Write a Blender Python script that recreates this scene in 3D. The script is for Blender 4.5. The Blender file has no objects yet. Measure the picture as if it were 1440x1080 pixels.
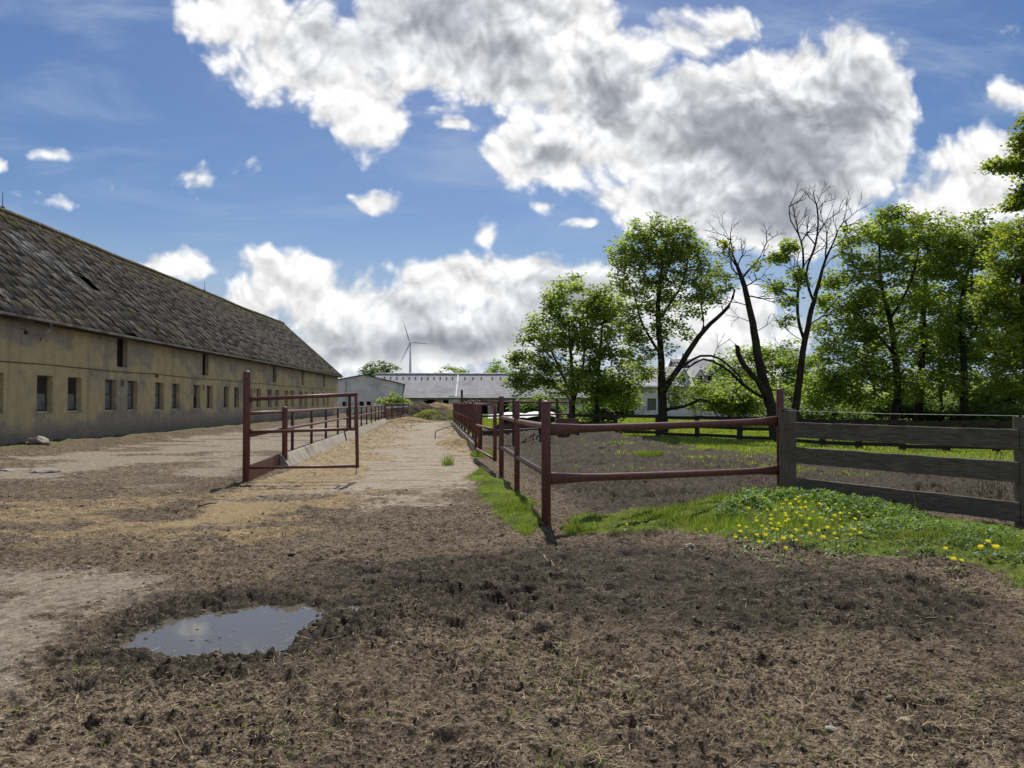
import bpy, math, random
import numpy as np
from mathutils import Vector, Matrix

random.seed(7)
RNG = np.random.default_rng(11)
R = math.radians
scene = bpy.context.scene
COL = scene.collection

# ------------------------------------------------------------------ camera
EYE = 1.6
YAW, PITCH, FPX = R(2.51), R(1.42), 1050.0
cam_d = bpy.data.cameras.new('camera')
cam = bpy.data.objects.new('camera', cam_d)
COL.objects.link(cam)
cam.location = (0, 0, EYE)
cam.rotation_euler = (R(90) + PITCH, 0, -YAW)
cam_d.sensor_width = 36
cam_d.lens = 36 * FPX / 1440
cam_d.clip_start = 0.1
cam_d.clip_end = 20000
scene.camera = cam
FWD = Vector((math.sin(YAW) * math.cos(PITCH), math.cos(YAW) * math.cos(PITCH), math.sin(PITCH)))
RGT = Vector((math.cos(YAW), -math.sin(YAW), 0))
UPV = RGT.cross(FWD)


def ray(px, py):
    return FWD + RGT * ((px - 720) / FPX) + UPV * ((540 - py) / FPX)


def at(px, py, z=0.0):
    """point of the level z seen at that place of the photograph"""
    d = ray(px, py)
    return Vector((0, 0, EYE)) + d * ((z - EYE) / d.z)


def atd(px, py, d):
    """point at distance d ahead"""
    return Vector((0, 0, EYE)) + ray(px, py) * d


def gxy(px, d):
    p = atd(px, 566, d)
    return p.x, p.y


# ------------------------------------------------------------------ noise
def _hash(ix, iy, seed):
    h = (ix.astype(np.int64) * 374761393 + iy.astype(np.int64) * 668265263 + seed * 974634777) & 0xffffffff
    h = ((h ^ (h >> 13)) * 1274126177) & 0xffffffff
    h = (h ^ (h >> 16)) & 0xffffffff
    return h.astype(np.float64) / 4294967295.0


def vnoise(x, y, seed=0):
    x = np.asarray(x, float); y = np.asarray(y, float)
    ix = np.floor(x); iy = np.floor(y)
    fx = x - ix; fy = y - iy
    fx = fx * fx * (3 - 2 * fx); fy = fy * fy * (3 - 2 * fy)
    a = _hash(ix, iy, seed); b = _hash(ix + 1, iy, seed)
    c = _hash(ix, iy + 1, seed); d = _hash(ix + 1, iy + 1, seed)
    return (a * (1 - fx) + b * fx) * (1 - fy) + (c * (1 - fx) + d * fx) * fy


def fbm(x, y, octv=4, seed=0, gain=0.5):
    s = 0; a = 1; t = 0
    for o in range(octv):
        s = s + a * vnoise(x * 2 ** o + 13.7 * o, y * 2 ** o - 7.1 * o, seed + o)
        t += a; a *= gain
    return s / t


def worley(x, y, seed=0):
    ix = np.floor(x); iy = np.floor(y); best = np.full(np.shape(x), 9.0); idv = np.zeros(np.shape(x))
    for a in (-1, 0, 1):
        for b in (-1, 0, 1):
            cx, cy = ix + a, iy + b
            px = cx + 0.15 + 0.7 * _hash(cx, cy, seed); py = cy + 0.15 + 0.7 * _hash(cx, cy, seed + 1)
            d = np.sqrt((x - px) ** 2 + (y - py) ** 2); m = d < best
            best = np.where(m, d, best); idv = np.where(m, _hash(cx, cy, seed + 2), idv)
    return best, idv


def sstep(a, b, x):
    t = np.clip((x - a) / (b - a), 0, 1)
    return t * t * (3 - 2 * t)


def poly_sd(poly, x, y):
    """signed distance to a polygon, positive inside"""
    P = np.array([(p[0], p[1]) for p in poly], float)
    x = np.asarray(x, float); y = np.asarray(y, float)
    d = np.full(x.shape, 1e18); ins = np.zeros(x.shape, bool)
    n = len(P)
    for i in range(n):
        ax, ay = P[i]; bx, by = P[(i + 1) % n]
        ex, ey = bx - ax, by - ay
        t = np.clip(((x - ax) * ex + (y - ay) * ey) / (ex * ex + ey * ey + 1e-12), 0, 1)
        d = np.minimum(d, (x - ax - t * ex) ** 2 + (y - ay - t * ey) ** 2)
        c = (ay > y) != (by > y)
        with np.errstate(divide='ignore', invalid='ignore'):
            xi = ax + (y - ay) * ex / (ey if abs(ey) > 1e-12 else 1e-12)
        ins ^= c & (x < xi)
    d = np.sqrt(d)
    return np.where(ins, d, -d)


# ------------------------------------------------------------------ materials
def new_mat(name):
    m = bpy.data.materials.new(name)
    m.use_nodes = True
    nt = m.node_tree
    nt.nodes.clear()
    return m, nt


class NT:
    """short-hand for wiring nodes"""
    def __init__(self, nt):
        self.nt = nt

    def n(self, kind, **kw):
        nd = self.nt.nodes.new(kind)
        for k, v in kw.items():
            if k.startswith('i_'):
                key = k[2:]
                key = int(key) if key.isdigit() else key.replace('_', ' ')
                self.put(nd.inputs[key], v)
            else:
                setattr(nd, k, v)
        return nd

    def put(self, sock, v):
        if hasattr(v, 'is_linked') or isinstance(v, bpy.types.NodeSocket):
            self.nt.links.new(v, sock)
        elif isinstance(v, (tuple, list)) and sock.type == 'RGBA' and len(v) == 3:
            sock.default_value = (*v, 1)
        else:
            sock.default_value = v

    def math(self, op, a, b=0.0, c=None, clamp=False):
        nd = self.nt.nodes.new('ShaderNodeMath')
        nd.operation = op; nd.use_clamp = clamp
        self.put(nd.inputs[0], a); self.put(nd.inputs[1], b)
        if c is not None: self.put(nd.inputs[2], c)
        return nd.outputs[0]

    def ss(self, x, a, b, lo=0.0, hi=1.0):
        nd = self.nt.nodes.new('ShaderNodeMapRange')
        nd.interpolation_type = 'SMOOTHSTEP'
        self.put(nd.inputs[0], x)
        for i, v in enumerate((a, b, lo, hi)): self.put(nd.inputs[1 + i], v)
        return nd.outputs[0]

    def noise(self, vec, scale, detail=4, rough=0.55, dist=0.0):
        nd = self.nt.nodes.new('ShaderNodeTexNoise')
        self.put(nd.inputs['Vector'], vec)
        nd.inputs['Scale'].default_value = scale
        nd.inputs['Detail'].default_value = detail
        nd.inputs['Roughness'].default_value = rough
        nd.inputs['Distortion'].default_value = dist
        return nd.outputs[0]

    def mix(self, f, a, b, blend='MIX'):
        nd = self.nt.nodes.new('ShaderNodeMix')
        nd.data_type = 'RGBA'; nd.blend_type = blend
        self.put(nd.inputs[0], f); self.put(nd.inputs[6], a); self.put(nd.inputs[7], b)
        return nd.outputs[2]

    def scale_vec(self, vec, s):
        nd = self.nt.nodes.new('ShaderNodeVectorMath')
        nd.operation = 'MULTIPLY'
        self.put(nd.inputs[0], vec); nd.inputs[1].default_value = s
        return nd.outputs[0]

    def wpos(self):
        return self.nt.nodes.new('ShaderNodeNewGeometry').outputs['Position']

    def opos(self):
        return self.nt.nodes.new('ShaderNodeTexCoord').outputs['Object']

    def island(self):
        return self.nt.nodes.new('ShaderNodeNewGeometry').outputs['Random Per Island']

    def sep(self, vec):
        nd = self.nt.nodes.new('ShaderNodeSeparateXYZ')
        self.put(nd.inputs[0], vec)
        return nd.outputs

    def bump(self, h, strength=0.4, dist=0.02, normal=None):
        nd = self.nt.nodes.new('ShaderNodeBump')
        nd.inputs['Strength'].default_value = strength
        nd.inputs['Distance'].default_value = dist
        self.put(nd.inputs['Height'], h)
        if normal is not None: self.put(nd.inputs['Normal'], normal)
        return nd.outputs[0]

    def out(self, sh):
        o = self.nt.nodes.new('ShaderNodeOutputMaterial')
        self.nt.links.new(sh, o.inputs[0])

    def principled(self, col, rough=0.8, metal=0.0, spec=0.3, normal=None):
        nd = self.nt.nodes.new('ShaderNodeBsdfPrincipled')
        self.put(nd.inputs['Base Color'], col)
        self.put(nd.inputs['Roughness'], rough)
        self.put(nd.inputs['Metallic'], metal)
        self.put(nd.inputs['Specular IOR Level'], spec)
        if normal is not None: self.put(nd.inputs['Normal'], normal)
        return nd.outputs[0]


def mottled(name, c1, c2, scale=6, rough=0.8, spec=0.25, metal=0.0, c3=None, s3=1.2, bump=0.25, bscale=40, bdist=0.01, stretch=None, isl=0.0):
    m, nt = new_mat(name); k = NT(nt)
    p = k.opos()
    ps = k.scale_vec(p, stretch) if stretch else p
    col = k.mix(k.ss(k.noise(ps, scale, 5, 0.6), 0.32, 0.68), c1, c2)
    if c3:
        col = k.mix(k.ss(k.noise(p, s3, 5, 0.62), 0.5, 0.66), col, c3)
    if isl:
        g = k.ss(k.island(), 0, 1, 1 - isl, 1 + isl)
        col = k.mix(1.0, col, g, 'MULTIPLY')
    b = k.bump(k.noise(ps, bscale, 4, 0.6), bump, bdist)
    k.out(k.principled(col, rough, metal, spec, b))
    return m


def leaf_mat(name, dark, light, trans=0.45, dry=0.0):
    m, nt = new_mat(name); k = NT(nt)
    r = k.island()
    col = k.mix(r, dark, light)
    if dry:
        col = k.mix(k.ss(k.math('FRACT', k.math('MULTIPLY', r, 37.0)), 1 - dry, 1 - dry + 0.02), col, (0.30, 0.235, 0.10))
    big = k.ss(k.noise(k.wpos(), 0.5, 3, 0.5), 0.35, 0.65, 0.75, 1.2)
    col = k.mix(1.0, col, big, 'MULTIPLY')
    d = k.n('ShaderNodeBsdfDiffuse', i_Color=col)
    tcol = k.mix(1.0, col, (1.36, 1.32, 0.60), 'MULTIPLY')
    t = k.n('ShaderNodeBsdfTranslucent', i_Color=tcol)
    mx = k.n('ShaderNodeMixShader'); mx.inputs[0].default_value = trans
    nt.links.new(d.outputs[0], mx.inputs[1]); nt.links.new(t.outputs[0], mx.inputs[2])
    g = k.n('ShaderNodeBsdfGlossy', i_Roughness=0.55); g.inputs['Color'].default_value = (0.9, 0.95, 1, 1)
    m2 = k.n('ShaderNodeMixShader'); m2.inputs[0].default_value = 0.03
    nt.links.new(mx.outputs[0], m2.inputs[1]); nt.links.new(g.outputs[0], m2.inputs[2])
    k.out(m2.outputs[0])
    return m


M = {}
M['red_pipe'] = mottled('red_pipe', (0.150, 0.048, 0.038), (0.098, 0.035, 0.029), 9, 0.5, 0.4, c3=(0.105, 0.058, 0.040), s3=7, bump=0.35, bscale=45, bdist=0.003)
M['dark_pipe'] = mottled('dark_pipe', (0.050, 0.032, 0.029), (0.080, 0.042, 0.037), 9, 0.6, 0.3, bump=0.15, bscale=60, bdist=0.003)
M['grey_wood'] = mottled('grey_wood', (0.175, 0.145, 0.118), (0.085, 0.070, 0.057), 5, 0.85, 0.2, c3=(0.100, 0.098, 0.072), s3=2.5, bump=0.8, bscale=26, bdist=0.006, stretch=(1, 1, 9))
M['post_wood'] = mottled('post_wood', (0.20, 0.165, 0.125), (0.10, 0.082, 0.064), 5, 0.85, 0.2, c3=(0.12, 0.118, 0.08), s3=2.5, bump=0.8, bscale=30, bdist=0.006, stretch=(9, 9, 1))
M['dark_wood'] = mottled('dark_wood', (0.055, 0.045, 0.036), (0.030, 0.026, 0.021), 5, 0.9, 0.15, bump=0.5, bscale=22, bdist=0.006, stretch=(1, 1, 8))
M['bark'] = mottled('bark', (0.050, 0.040, 0.031), (0.022, 0.018, 0.015), 5, 0.95, 0.1, c3=(0.045, 0.050, 0.030), s3=1.5, bump=1.0, bscale=14, bdist=0.03, stretch=(2, 2, 0.5))
M['concrete'] = mottled('concrete', (0.36, 0.32, 0.26), (0.24, 0.215, 0.18), 3, 0.9, 0.2, c3=(0.17, 0.145, 0.115), s3=1.4, bump=0.4, bscale=50, bdist=0.006)
M['wire'] = mottled('wire', (0.45, 0.45, 0.45), (0.3, 0.3, 0.3), 9, 0.5, 0.4, bump=0)
M['zinc'] = mottled('zinc', (0.42, 0.42, 0.42), (0.26, 0.26, 0.27), 2.0, 0.55, 0.4, c3=(0.16, 0.15, 0.14), s3=1.1, bump=0.1)
M['glass'] = mottled('glass', (0.22, 0.23, 0.22), (0.11, 0.12, 0.12), 1.6, 0.28, 0.5, c3=(0.16, 0.16, 0.15), s3=2.5, bump=0.05)
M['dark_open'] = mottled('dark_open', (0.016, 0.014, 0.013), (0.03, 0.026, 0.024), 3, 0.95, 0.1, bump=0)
M['frame_wood'] = mottled('frame_wood', (0.075, 0.065, 0.055), (0.12, 0.11, 0.095), 5, 0.85, 0.2, bump=0.3, bscale=30, bdist=0.004)
M['stone'] = mottled('stone', (0.33, 0.30, 0.26), (0.20, 0.18, 0.15), 8, 0.9, 0.2, bump=0.5, bscale=20, bdist=0.01)
M['white_paint'] = mottled('white_paint', (0.82, 0.82, 0.82), (0.72, 0.72, 0.72), 1.0, 0.8, 0.2, c3=(0.5, 0.5, 0.48), s3=0.6, bump=0.1)
M['white_sheet'] = mottled('white_sheet', (0.62, 0.62, 0.60), (0.45, 0.45, 0.44), 2, 0.6, 0.3, bump=0.3, bscale=6, bdist=0.03)
M['grey_wall'] = mottled('grey_wall', (0.70, 0.70, 0.69), (0.55, 0.55, 0.54), 0.6, 0.9, 0.2, c3=(0.40, 0.40, 0.39), s3=0.45, bump=0.3, bscale=10, bdist=0.02)
M['grey_roof'] = mottled('grey_roof', (0.34, 0.34, 0.35), (0.27, 0.27, 0.28), 0.8, 0.75, 0.25, c3=(0.22, 0.22, 0.225), s3=0.5, bump=0.7, bscale=5, bdist=0.05, isl=0.1)
M['dark_roof'] = mottled('dark_roof', (0.12, 0.115, 0.115), (0.08, 0.08, 0.08), 0.8, 0.8, 0.2, bump=0.5, bscale=5, bdist=0.05)
M['old_wall'] = mottled('old_wall', (0.58, 0.55, 0.50), (0.42, 0.38, 0.33), 0.8, 0.9, 0.15, c3=(0.16, 0.13, 0.11), s3=0.5, bump=0.4, bscale=8, bdist=0.03)
M['turbine_white'] = mottled('turbine_white', (0.72, 0.75, 0.78), (0.70, 0.73, 0.76), 0.01, 0.5, 0.3, bump=0)
M['hay'] = mottled('hay', (0.36, 0.27, 0.14), (0.20, 0.14, 0.075), 14, 0.95, 0.1, c3=(0.13, 0.095, 0.06), s3=2.2, bump=1.0, bscale=30, bdist=0.04)
M['dung'] = mottled('dung', (0.090, 0.070, 0.052), (0.045, 0.036, 0.029), 5, 0.95, 0.1, c3=(0.16, 0.12, 0.075), s3=1.6, bump=1.0, bscale=12, bdist=0.06)
M['car_paint'] = mottled('car_paint', (0.10, 0.15, 0.27), (0.09, 0.13, 0.24), 1, 0.25, 0.5, bump=0)
M['rubber'] = mottled('rubber', (0.02, 0.02, 0.02), (0.03, 0.03, 0.03), 8, 0.8, 0.2, bump=0)
M['straw_piece'] = mottled('straw_piece', (0.33, 0.26, 0.14), (0.22, 0.165, 0.09), 3, 0.7, 0.3, bump=0, isl=0.35)
M['clod'] = mottled('clod', (0.175, 0.143, 0.102), (0.10, 0.082, 0.058), 14, 0.95, 0.15, bump=0.8, bscale=60, bdist=0.01, isl=0.3)
M['dry_stalk'] = mottled('dry_stalk', (0.10, 0.075, 0.05), (0.16, 0.12, 0.08), 8, 0.9, 0.1, bump=0)
M['dry_grass'] = mottled('dry_grass', (0.42, 0.27, 0.15), (0.30, 0.19, 0.10), 8, 0.9, 0.1, bump=0, isl=0.2)
M['dandelion_yellow'] = mottled('dandelion_yellow', (0.90, 0.82, 0.02), (0.86, 0.74, 0.015), 40, 0.7, 0.2, bump=0.3, bscale=300, bdist=0.003)
M['stem_green'] = mottled('stem_green', (0.14, 0.20, 0.05), (0.10, 0.16, 0.04), 10, 0.6, 0.3, bump=0)
M['maple_leaf'] = leaf_mat('maple_leaf', (0.162, 0.243, 0.057), (0.312, 0.388, 0.081), 0.6)
M['lime_leaf'] = leaf_mat('lime_leaf', (0.174, 0.235, 0.041), (0.286, 0.338, 0.062), 0.6)
M['old_leaf'] = leaf_mat('old_leaf', (0.165, 0.235, 0.055), (0.304, 0.374, 0.098), 0.6)
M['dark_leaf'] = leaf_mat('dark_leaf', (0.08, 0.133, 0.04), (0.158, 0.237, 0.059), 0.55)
M['bush_leaf'] = leaf_mat('bush_leaf', (0.154, 0.227, 0.055), (0.294, 0.377, 0.085), 0.58)
M['grass_blade'] = leaf_mat('grass_blade', (0.106, 0.188, 0.027), (0.206, 0.294, 0.04), 0.5, 0.14)
M['pasture_blade'] = leaf_mat('pasture_blade', (0.155, 0.233, 0.034), (0.271, 0.35, 0.053), 0.55, 0.08)
M['weed_leaf'] = leaf_mat('weed_leaf', (0.087, 0.158, 0.035), (0.193, 0.289, 0.061), 0.5)


# ------------------------------------------------------------------ objects
def tag(o, label=None, cat=None, group=None, kind=None):
    if label: o['label'] = label
    if cat: o['category'] = cat
    if group: o['group'] = group
    if kind: o['kind'] = kind
    return o


def thing(name, label, cat, loc=(0, 0, 0), rz=0, group=None):
    o = bpy.data.objects.new(name, None)
    o.empty_display_size = 0.3
    COL.objects.link(o)
    o.location = loc; o.rotation_euler = (0, 0, rz)
    return tag(o, label, cat, group)


class MB:
    def __init__(self):
        self.v = []; self.f = []; self.m = []; self.mi = 0

    def add(self, vs, fs):
        b = len(self.v)
        self.v += [tuple(p) for p in vs]
        for f in fs:
            self.f.append(tuple(i + b for i in f)); self.m.append(self.mi)
        return self

    def box(self, c, s, rot=None):
        x, y, z = (q / 2 for q in s)
        vs = [Vector(p) for p in ((-x, -y, -z), (x, -y, -z), (x, y, -z), (-x, y, -z), (-x, -y, z), (x, -y, z), (x, y, z), (-x, y, z))]
        if rot is not None: vs = [rot @ p for p in vs]
        c = Vector(c)
        return self.add([p + c for p in vs], [(0, 3, 2, 1), (4, 5, 6, 7), (0, 1, 5, 4), (1, 2, 6, 5), (2, 3, 7, 6), (3, 0, 4, 7)])

    def beam(self, a, b, w, h, up=(0, 0, 1), cham=0.0):
        """box from a to b, w across and h along up"""
        a, b = Vector(a), Vector(b)
        d = (b - a); L = d.length; d.normalize()
        u = Vector(up); s = d.cross(u).normalized(); u = s.cross(d).normalized()
        rot = Matrix((s, d, u)).transposed()
        if cham <= 0:
            return self.box((a + b) / 2, (w, L, h), rot)
        c = cham; W, H = w / 2, h / 2
        prof = [(-W + c, -H), (W - c, -H), (W, -H + c), (W, H - c), (W - c, H), (-W + c, H), (-W, H - c), (-W, -H + c)]
        vs = []
        for base, ins in ((a, 1), (b, 1)):
            for px, pz in prof: vs.append(base + s * px + u * pz)
        n = 8
        fs = [(i, (i + 1) % n, n + (i + 1) % n, n + i) for i in range(n)]
        fs += [tuple(range(n - 1, -1, -1)), tuple(range(n, 2 * n))]
        return self.add(vs, fs)

    def tube(self, path, rad, n=8, cap=True, squash=None):
        """swept tube; rad per point or one; squash gives (side, up) factors per point"""
        P = [Vector(p) for p in path]
        rr = rad if isinstance(rad, (list, tuple, np.ndarray)) else [rad] * len(P)
        vs = []; fs = []
        for i, p in enumerate(P):
            d = (P[min(i + 1, len(P) - 1)] - P[max(i - 1, 0)])
            if d.length < 1e-9: d = Vector((0, 0, 1))
            d.normalize()
            ref = Vector((0, 0, 1)) if abs(d.z) < 0.9 else Vector((1, 0, 0))
            s = d.cross(ref).normalized(); u = s.cross(d).normalized()
            q = squash[i] if squash else (1, 1)
            for k in range(n):
                a = 2 * math.pi * k / n
                vs.append(p + s * (math.cos(a) * rr[i] * q[0]) + u * (math.sin(a) * rr[i] * q[1]))
        for i in range(len(P) - 1):
            for k in range(n):
                k2 = (k + 1) % n
                fs.append((i * n + k, i * n + k2, (i + 1) * n + k2, (i + 1) * n + k))
        if cap:
            fs.append(tuple(range(n - 1, -1, -1)))
            fs.append(tuple((len(P) - 1) * n + k for k in range(n)))
        return self.add(vs, fs)

    def lump(self, c, s, seed=0, sub=2, rough=0.25, freq=1.6):
        import bmesh
        bm = bmesh.new()
        bmesh.ops.create_icosphere(bm, subdivisions=sub, radius=1)
        r = random.Random(seed); ox, oy = r.random() * 50, r.random() * 50
        vs = []
        co = np.array([v.co[:] for v in bm.verts])
        nz = fbm(co[:, 0] * freq + ox + co[:, 2] * 1.3, co[:, 1] * freq + oy - co[:, 2] * 0.9, 3, seed) - 0.5
        for p, q in zip(co, nz):
            vs.append((c[0] + p[0] * s[0] * (1 + q * rough * 2), c[1] + p[1] * s[1] * (1 + q * rough * 2), c[2] + p[2] * s[2] * (1 + q * rough * 2)))
        fs = [tuple(v.index for v in f.verts) for f in bm.faces]
        bm.free()
        return self.add(vs, fs)

    def mesh(self, name, mats, smooth=False):
        me = bpy.data.meshes.new(name)
        me.from_pydata(self.v, [], self.f)
        for m in (mats if isinstance(mats, (list, tuple)) else [mats]): me.materials.append(m)
        if any(self.m): me.polygons.foreach_set('material_index', self.m)
        if smooth: me.polygons.foreach_set('use_smooth', [True] * len(me.polygons))
        me.update()
        return me

    def build(self, name, mats, parent=None, loc=None, smooth=False):
        """link as one object; geometry given in world axes relative to the parent's base"""
        o = bpy.data.objects.new(name, self.mesh(name, mats, smooth))
        COL.objects.link(o)
        if parent is not None: o.parent = parent
        if loc is not None: o.location = loc
        return o


def link_copy(o, parent, loc, rz=None):
    c = o.copy(); COL.objects.link(c); c.parent = parent; c.location = loc
    if rz is not None: c.rotation_euler = (0, 0, rz)
    return c


def np_mesh(name, V, F, mat, parent=None, smooth=False, attrs=None, loc=None):
    """V (n,3) float, F (m,k) int"""
    me = bpy.data.meshes.new(name)
    k = F.shape[1]
    me.vertices.add(len(V)); me.vertices.foreach_set('co', np.ascontiguousarray(V, np.float32).ravel())
    me.loops.add(F.size); me.loops.foreach_set('vertex_index', np.ascontiguousarray(F, np.int32).ravel())
    me.polygons.add(len(F))
    me.polygons.foreach_set('loop_start', np.arange(0, F.size, k, dtype=np.int32))
    me.polygons.foreach_set('loop_total', np.full(len(F), k, np.int32))
    if smooth: me.polygons.foreach_set('use_smooth', np.ones(len(F), bool))
    for m in (mat if isinstance(mat, (list, tuple)) else [mat]): me.materials.append(m)
    for an, av in (attrs or {}).items():
        at_ = me.attributes.new(an, 'FLOAT', 'POINT')
        at_.data.foreach_set('value', np.ascontiguousarray(av, np.float32))
    me.update(); me.validate()
    o = bpy.data.objects.new(name, me); COL.objects.link(o)
    if parent is not None: o.parent = parent
    if loc is not None: o.location = loc
    return o


def grid_faces(nr, nc, wrap=False):
    r = np.arange(nr - 1)[:, None]; c = np.arange(nc if wrap else nc - 1)[None, :]
    c2 = (c + 1) % nc
    a = r * nc + c; b = r * nc + c2; d = (r + 1) * nc + c2; e = (r + 1) * nc + c
    return np.stack([a, b, d, e], -1).reshape(-1, 4)


# ------------------------------------------------------------------ layout lines (metres; +Y runs along the barn)
LANE_L = lambda y: -4.95 - 0.066 * (y - 18.9)       # foot of the left kerb
LANE_R = lambda y: 0.865 - 0.062 * (y - 9.66)       # right pipe fence
BARN_X = -15.4

# ground zones, outlines walked on the ground
def walk(pts): return [at(*p) for p in pts]
PUD = walk([(168, 905), (200, 884), (245, 866), (300, 856), (352, 852), (405, 848), (430, 856), (440, 868), (424, 884), (388, 900), (340, 913), (296, 918), (250, 915), (205, 911)])
PUD2 = walk([(488, 849), (500, 843), (512, 847), (508, 853), (496, 855)])
G_LEFT = walk([(655, 668), (676, 660), (700, 668), (728, 690), (757, 722), (772, 738), (752, 757), (716, 750), (685, 728), (662, 704)])
G_RIGHT = walk([(772, 742), (800, 731), (900, 722), (1000, 706), (1090, 692), (1160, 694), (1235, 718), (1330, 738), (1460, 752), (1700, 790), (1700, 900), (1450, 842), (1390, 808), (1300, 790), (1200, 778), (1100, 771), (1030, 764), (965, 750), (850, 752), (795, 757)])
PALE_F = walk([(-300, 792), (110, 800), (245, 808), (215, 840), (150, 880), (95, 935), (20, 995), (-300, 1010)])
WETB = walk([(430, 835), (520, 792), (650, 782), (770, 762), (900, 770), (1010, 778), (1200, 796), (1420, 850), (1400, 905), (1150, 872), (980, 876), (830, 872), (690, 866), (560, 856), (470, 876)])
GRN_LINE = [(-2, 36), *[tuple(at(*p)[:2]) for p in ((790, 606), (860, 614), (930, 624), (1010, 634), (1100, 648), (1200, 656), (1300, 655), (1440, 668), (1700, 690))]]
GREEN = GRN_LINE + [(120, 30), (400, 200), (400, 600), (-2, 600)]


def zones(x, y):
    wob = (fbm(x * 1.1, y * 1.1, 4, 5) - 0.5)
    wobf = (fbm(x * 4.0, y * 4.0, 3, 15) - 0.5)
    Z = {}
    sp = np.maximum(poly_sd(PUD, x, y) - 0.03 + wobf * 0.22, poly_sd(PUD2, x, y) - 0.045 + wobf * 0.10)
    Z['pud'] = sp
    g = np.maximum(poly_sd(G_LEFT, x, y), poly_sd(G_RIGHT, x, y)) + wob * 0.5 + wobf * 0.25
    Z['strip'] = sstep(-0.06, 0.20, g)
    lane_in = np.minimum(x - LANE_L(y), LANE_R(y) - x)
    lane = sstep(-0.1, 0.5, lane_in + wob * 0.8) * sstep(9.0, 16.5, y + wob * 8 + wobf * 1.5) * (1 - sstep(60, 64, y))
    Z['lane'] = lane
    f = (x - LANE_L(y)) / (LANE_R(y) - LANE_L(y))
    edge = sstep(0.50, 0.30, f + wob * 0.7) + 0.75 * sstep(0.80, 0.92, f + wob * 0.4) * sstep(18, 24, y)
    straw = lane * np.clip(edge, 0, 1)
    band = sstep(7.0, 9.5, y + wob * 3) * (1 - sstep(12.5, 15.0, y + wob * 2)) * sstep(-0.5, -2.5, x + wob * 2)
    Z['straw'] = np.clip(straw + 0.66 * band * sstep(0.35, 0.6, fbm(x * 0.9, y * 1.6, 4, 77)), 0, 1)
    yard = sstep(0.2, 1.2, LANE_L(y) - x + wob) * sstep(13.0, 17.5, y + wob * 4) * (1 - sstep(-12.6, -13.6, x + wob * 1.2))
    yard = yard * (0.35 + 0.65 * sstep(0.36, 0.56, fbm(x * 0.5, y * 0.9, 4, 31)))
    pf = sstep(-0.45, 0.55, poly_sd(PALE_F, x, y) + wob * 1.0)
    Z['pale'] = np.clip(np.maximum(yard, pf * (0.55 + 0.45 * sstep(0.3, 0.6, fbm(x * 2.2, y * 2.2, 3, 8)))), 0, 1)
    wet_and_shade = np.maximum(sstep(-0.85, -0.12, sp + wob * 0.9), 0.95 * sstep(-0.55, 0.30, poly_sd(WETB, x, y) + wob * 1.2))
    wet_and_shade = np.maximum(wet_and_shade, 0.95 * sstep(0.3, 1.2, x - LANE_R(y)) * sstep(10.0, 11.5, y) * (1 - sstep(30, 34, y)))  # paddock: self-shadow of the churned mud painted in as a darker tone
    Z['wet_and_shade'] = np.clip(wet_and_shade, 0, 1) * (1 - Z['strip'])
    far = poly_sd(GREEN, x, y)
    gm = sstep(-1.0, 1.2, far + wob * 5.0)
    flecks = 0.5 * sstep(0.64, 0.74, fbm(x * 0.8, y * 0.8, 4, 91)) * sstep(-7, -2, far) * sstep(1.0, 2.5, x - LANE_R(y))
    lowg = 0.34 * sstep(0.50, 0.74, fbm(x * 1.3, y * 1.3, 4, 52)) * sstep(-1.5, 2.0, x + 0.2 * y - 1.2) * (1 - sstep(6.5, 8.5, y))
    left = sstep(0.6, 0.2, np.abs(x + 14.75 + wob * 0.5)) * 0.5
    end = sstep(62, 66, y + wob * 6) * sstep(-14, -8, x) * 0.8
    Z['green'] = np.clip(np.maximum.reduce([gm, flecks, lowg, left, end]) * (1 - Z['strip']) * (1 - lane), 0, 1)
    Z['far'] = far
    return Z


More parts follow.
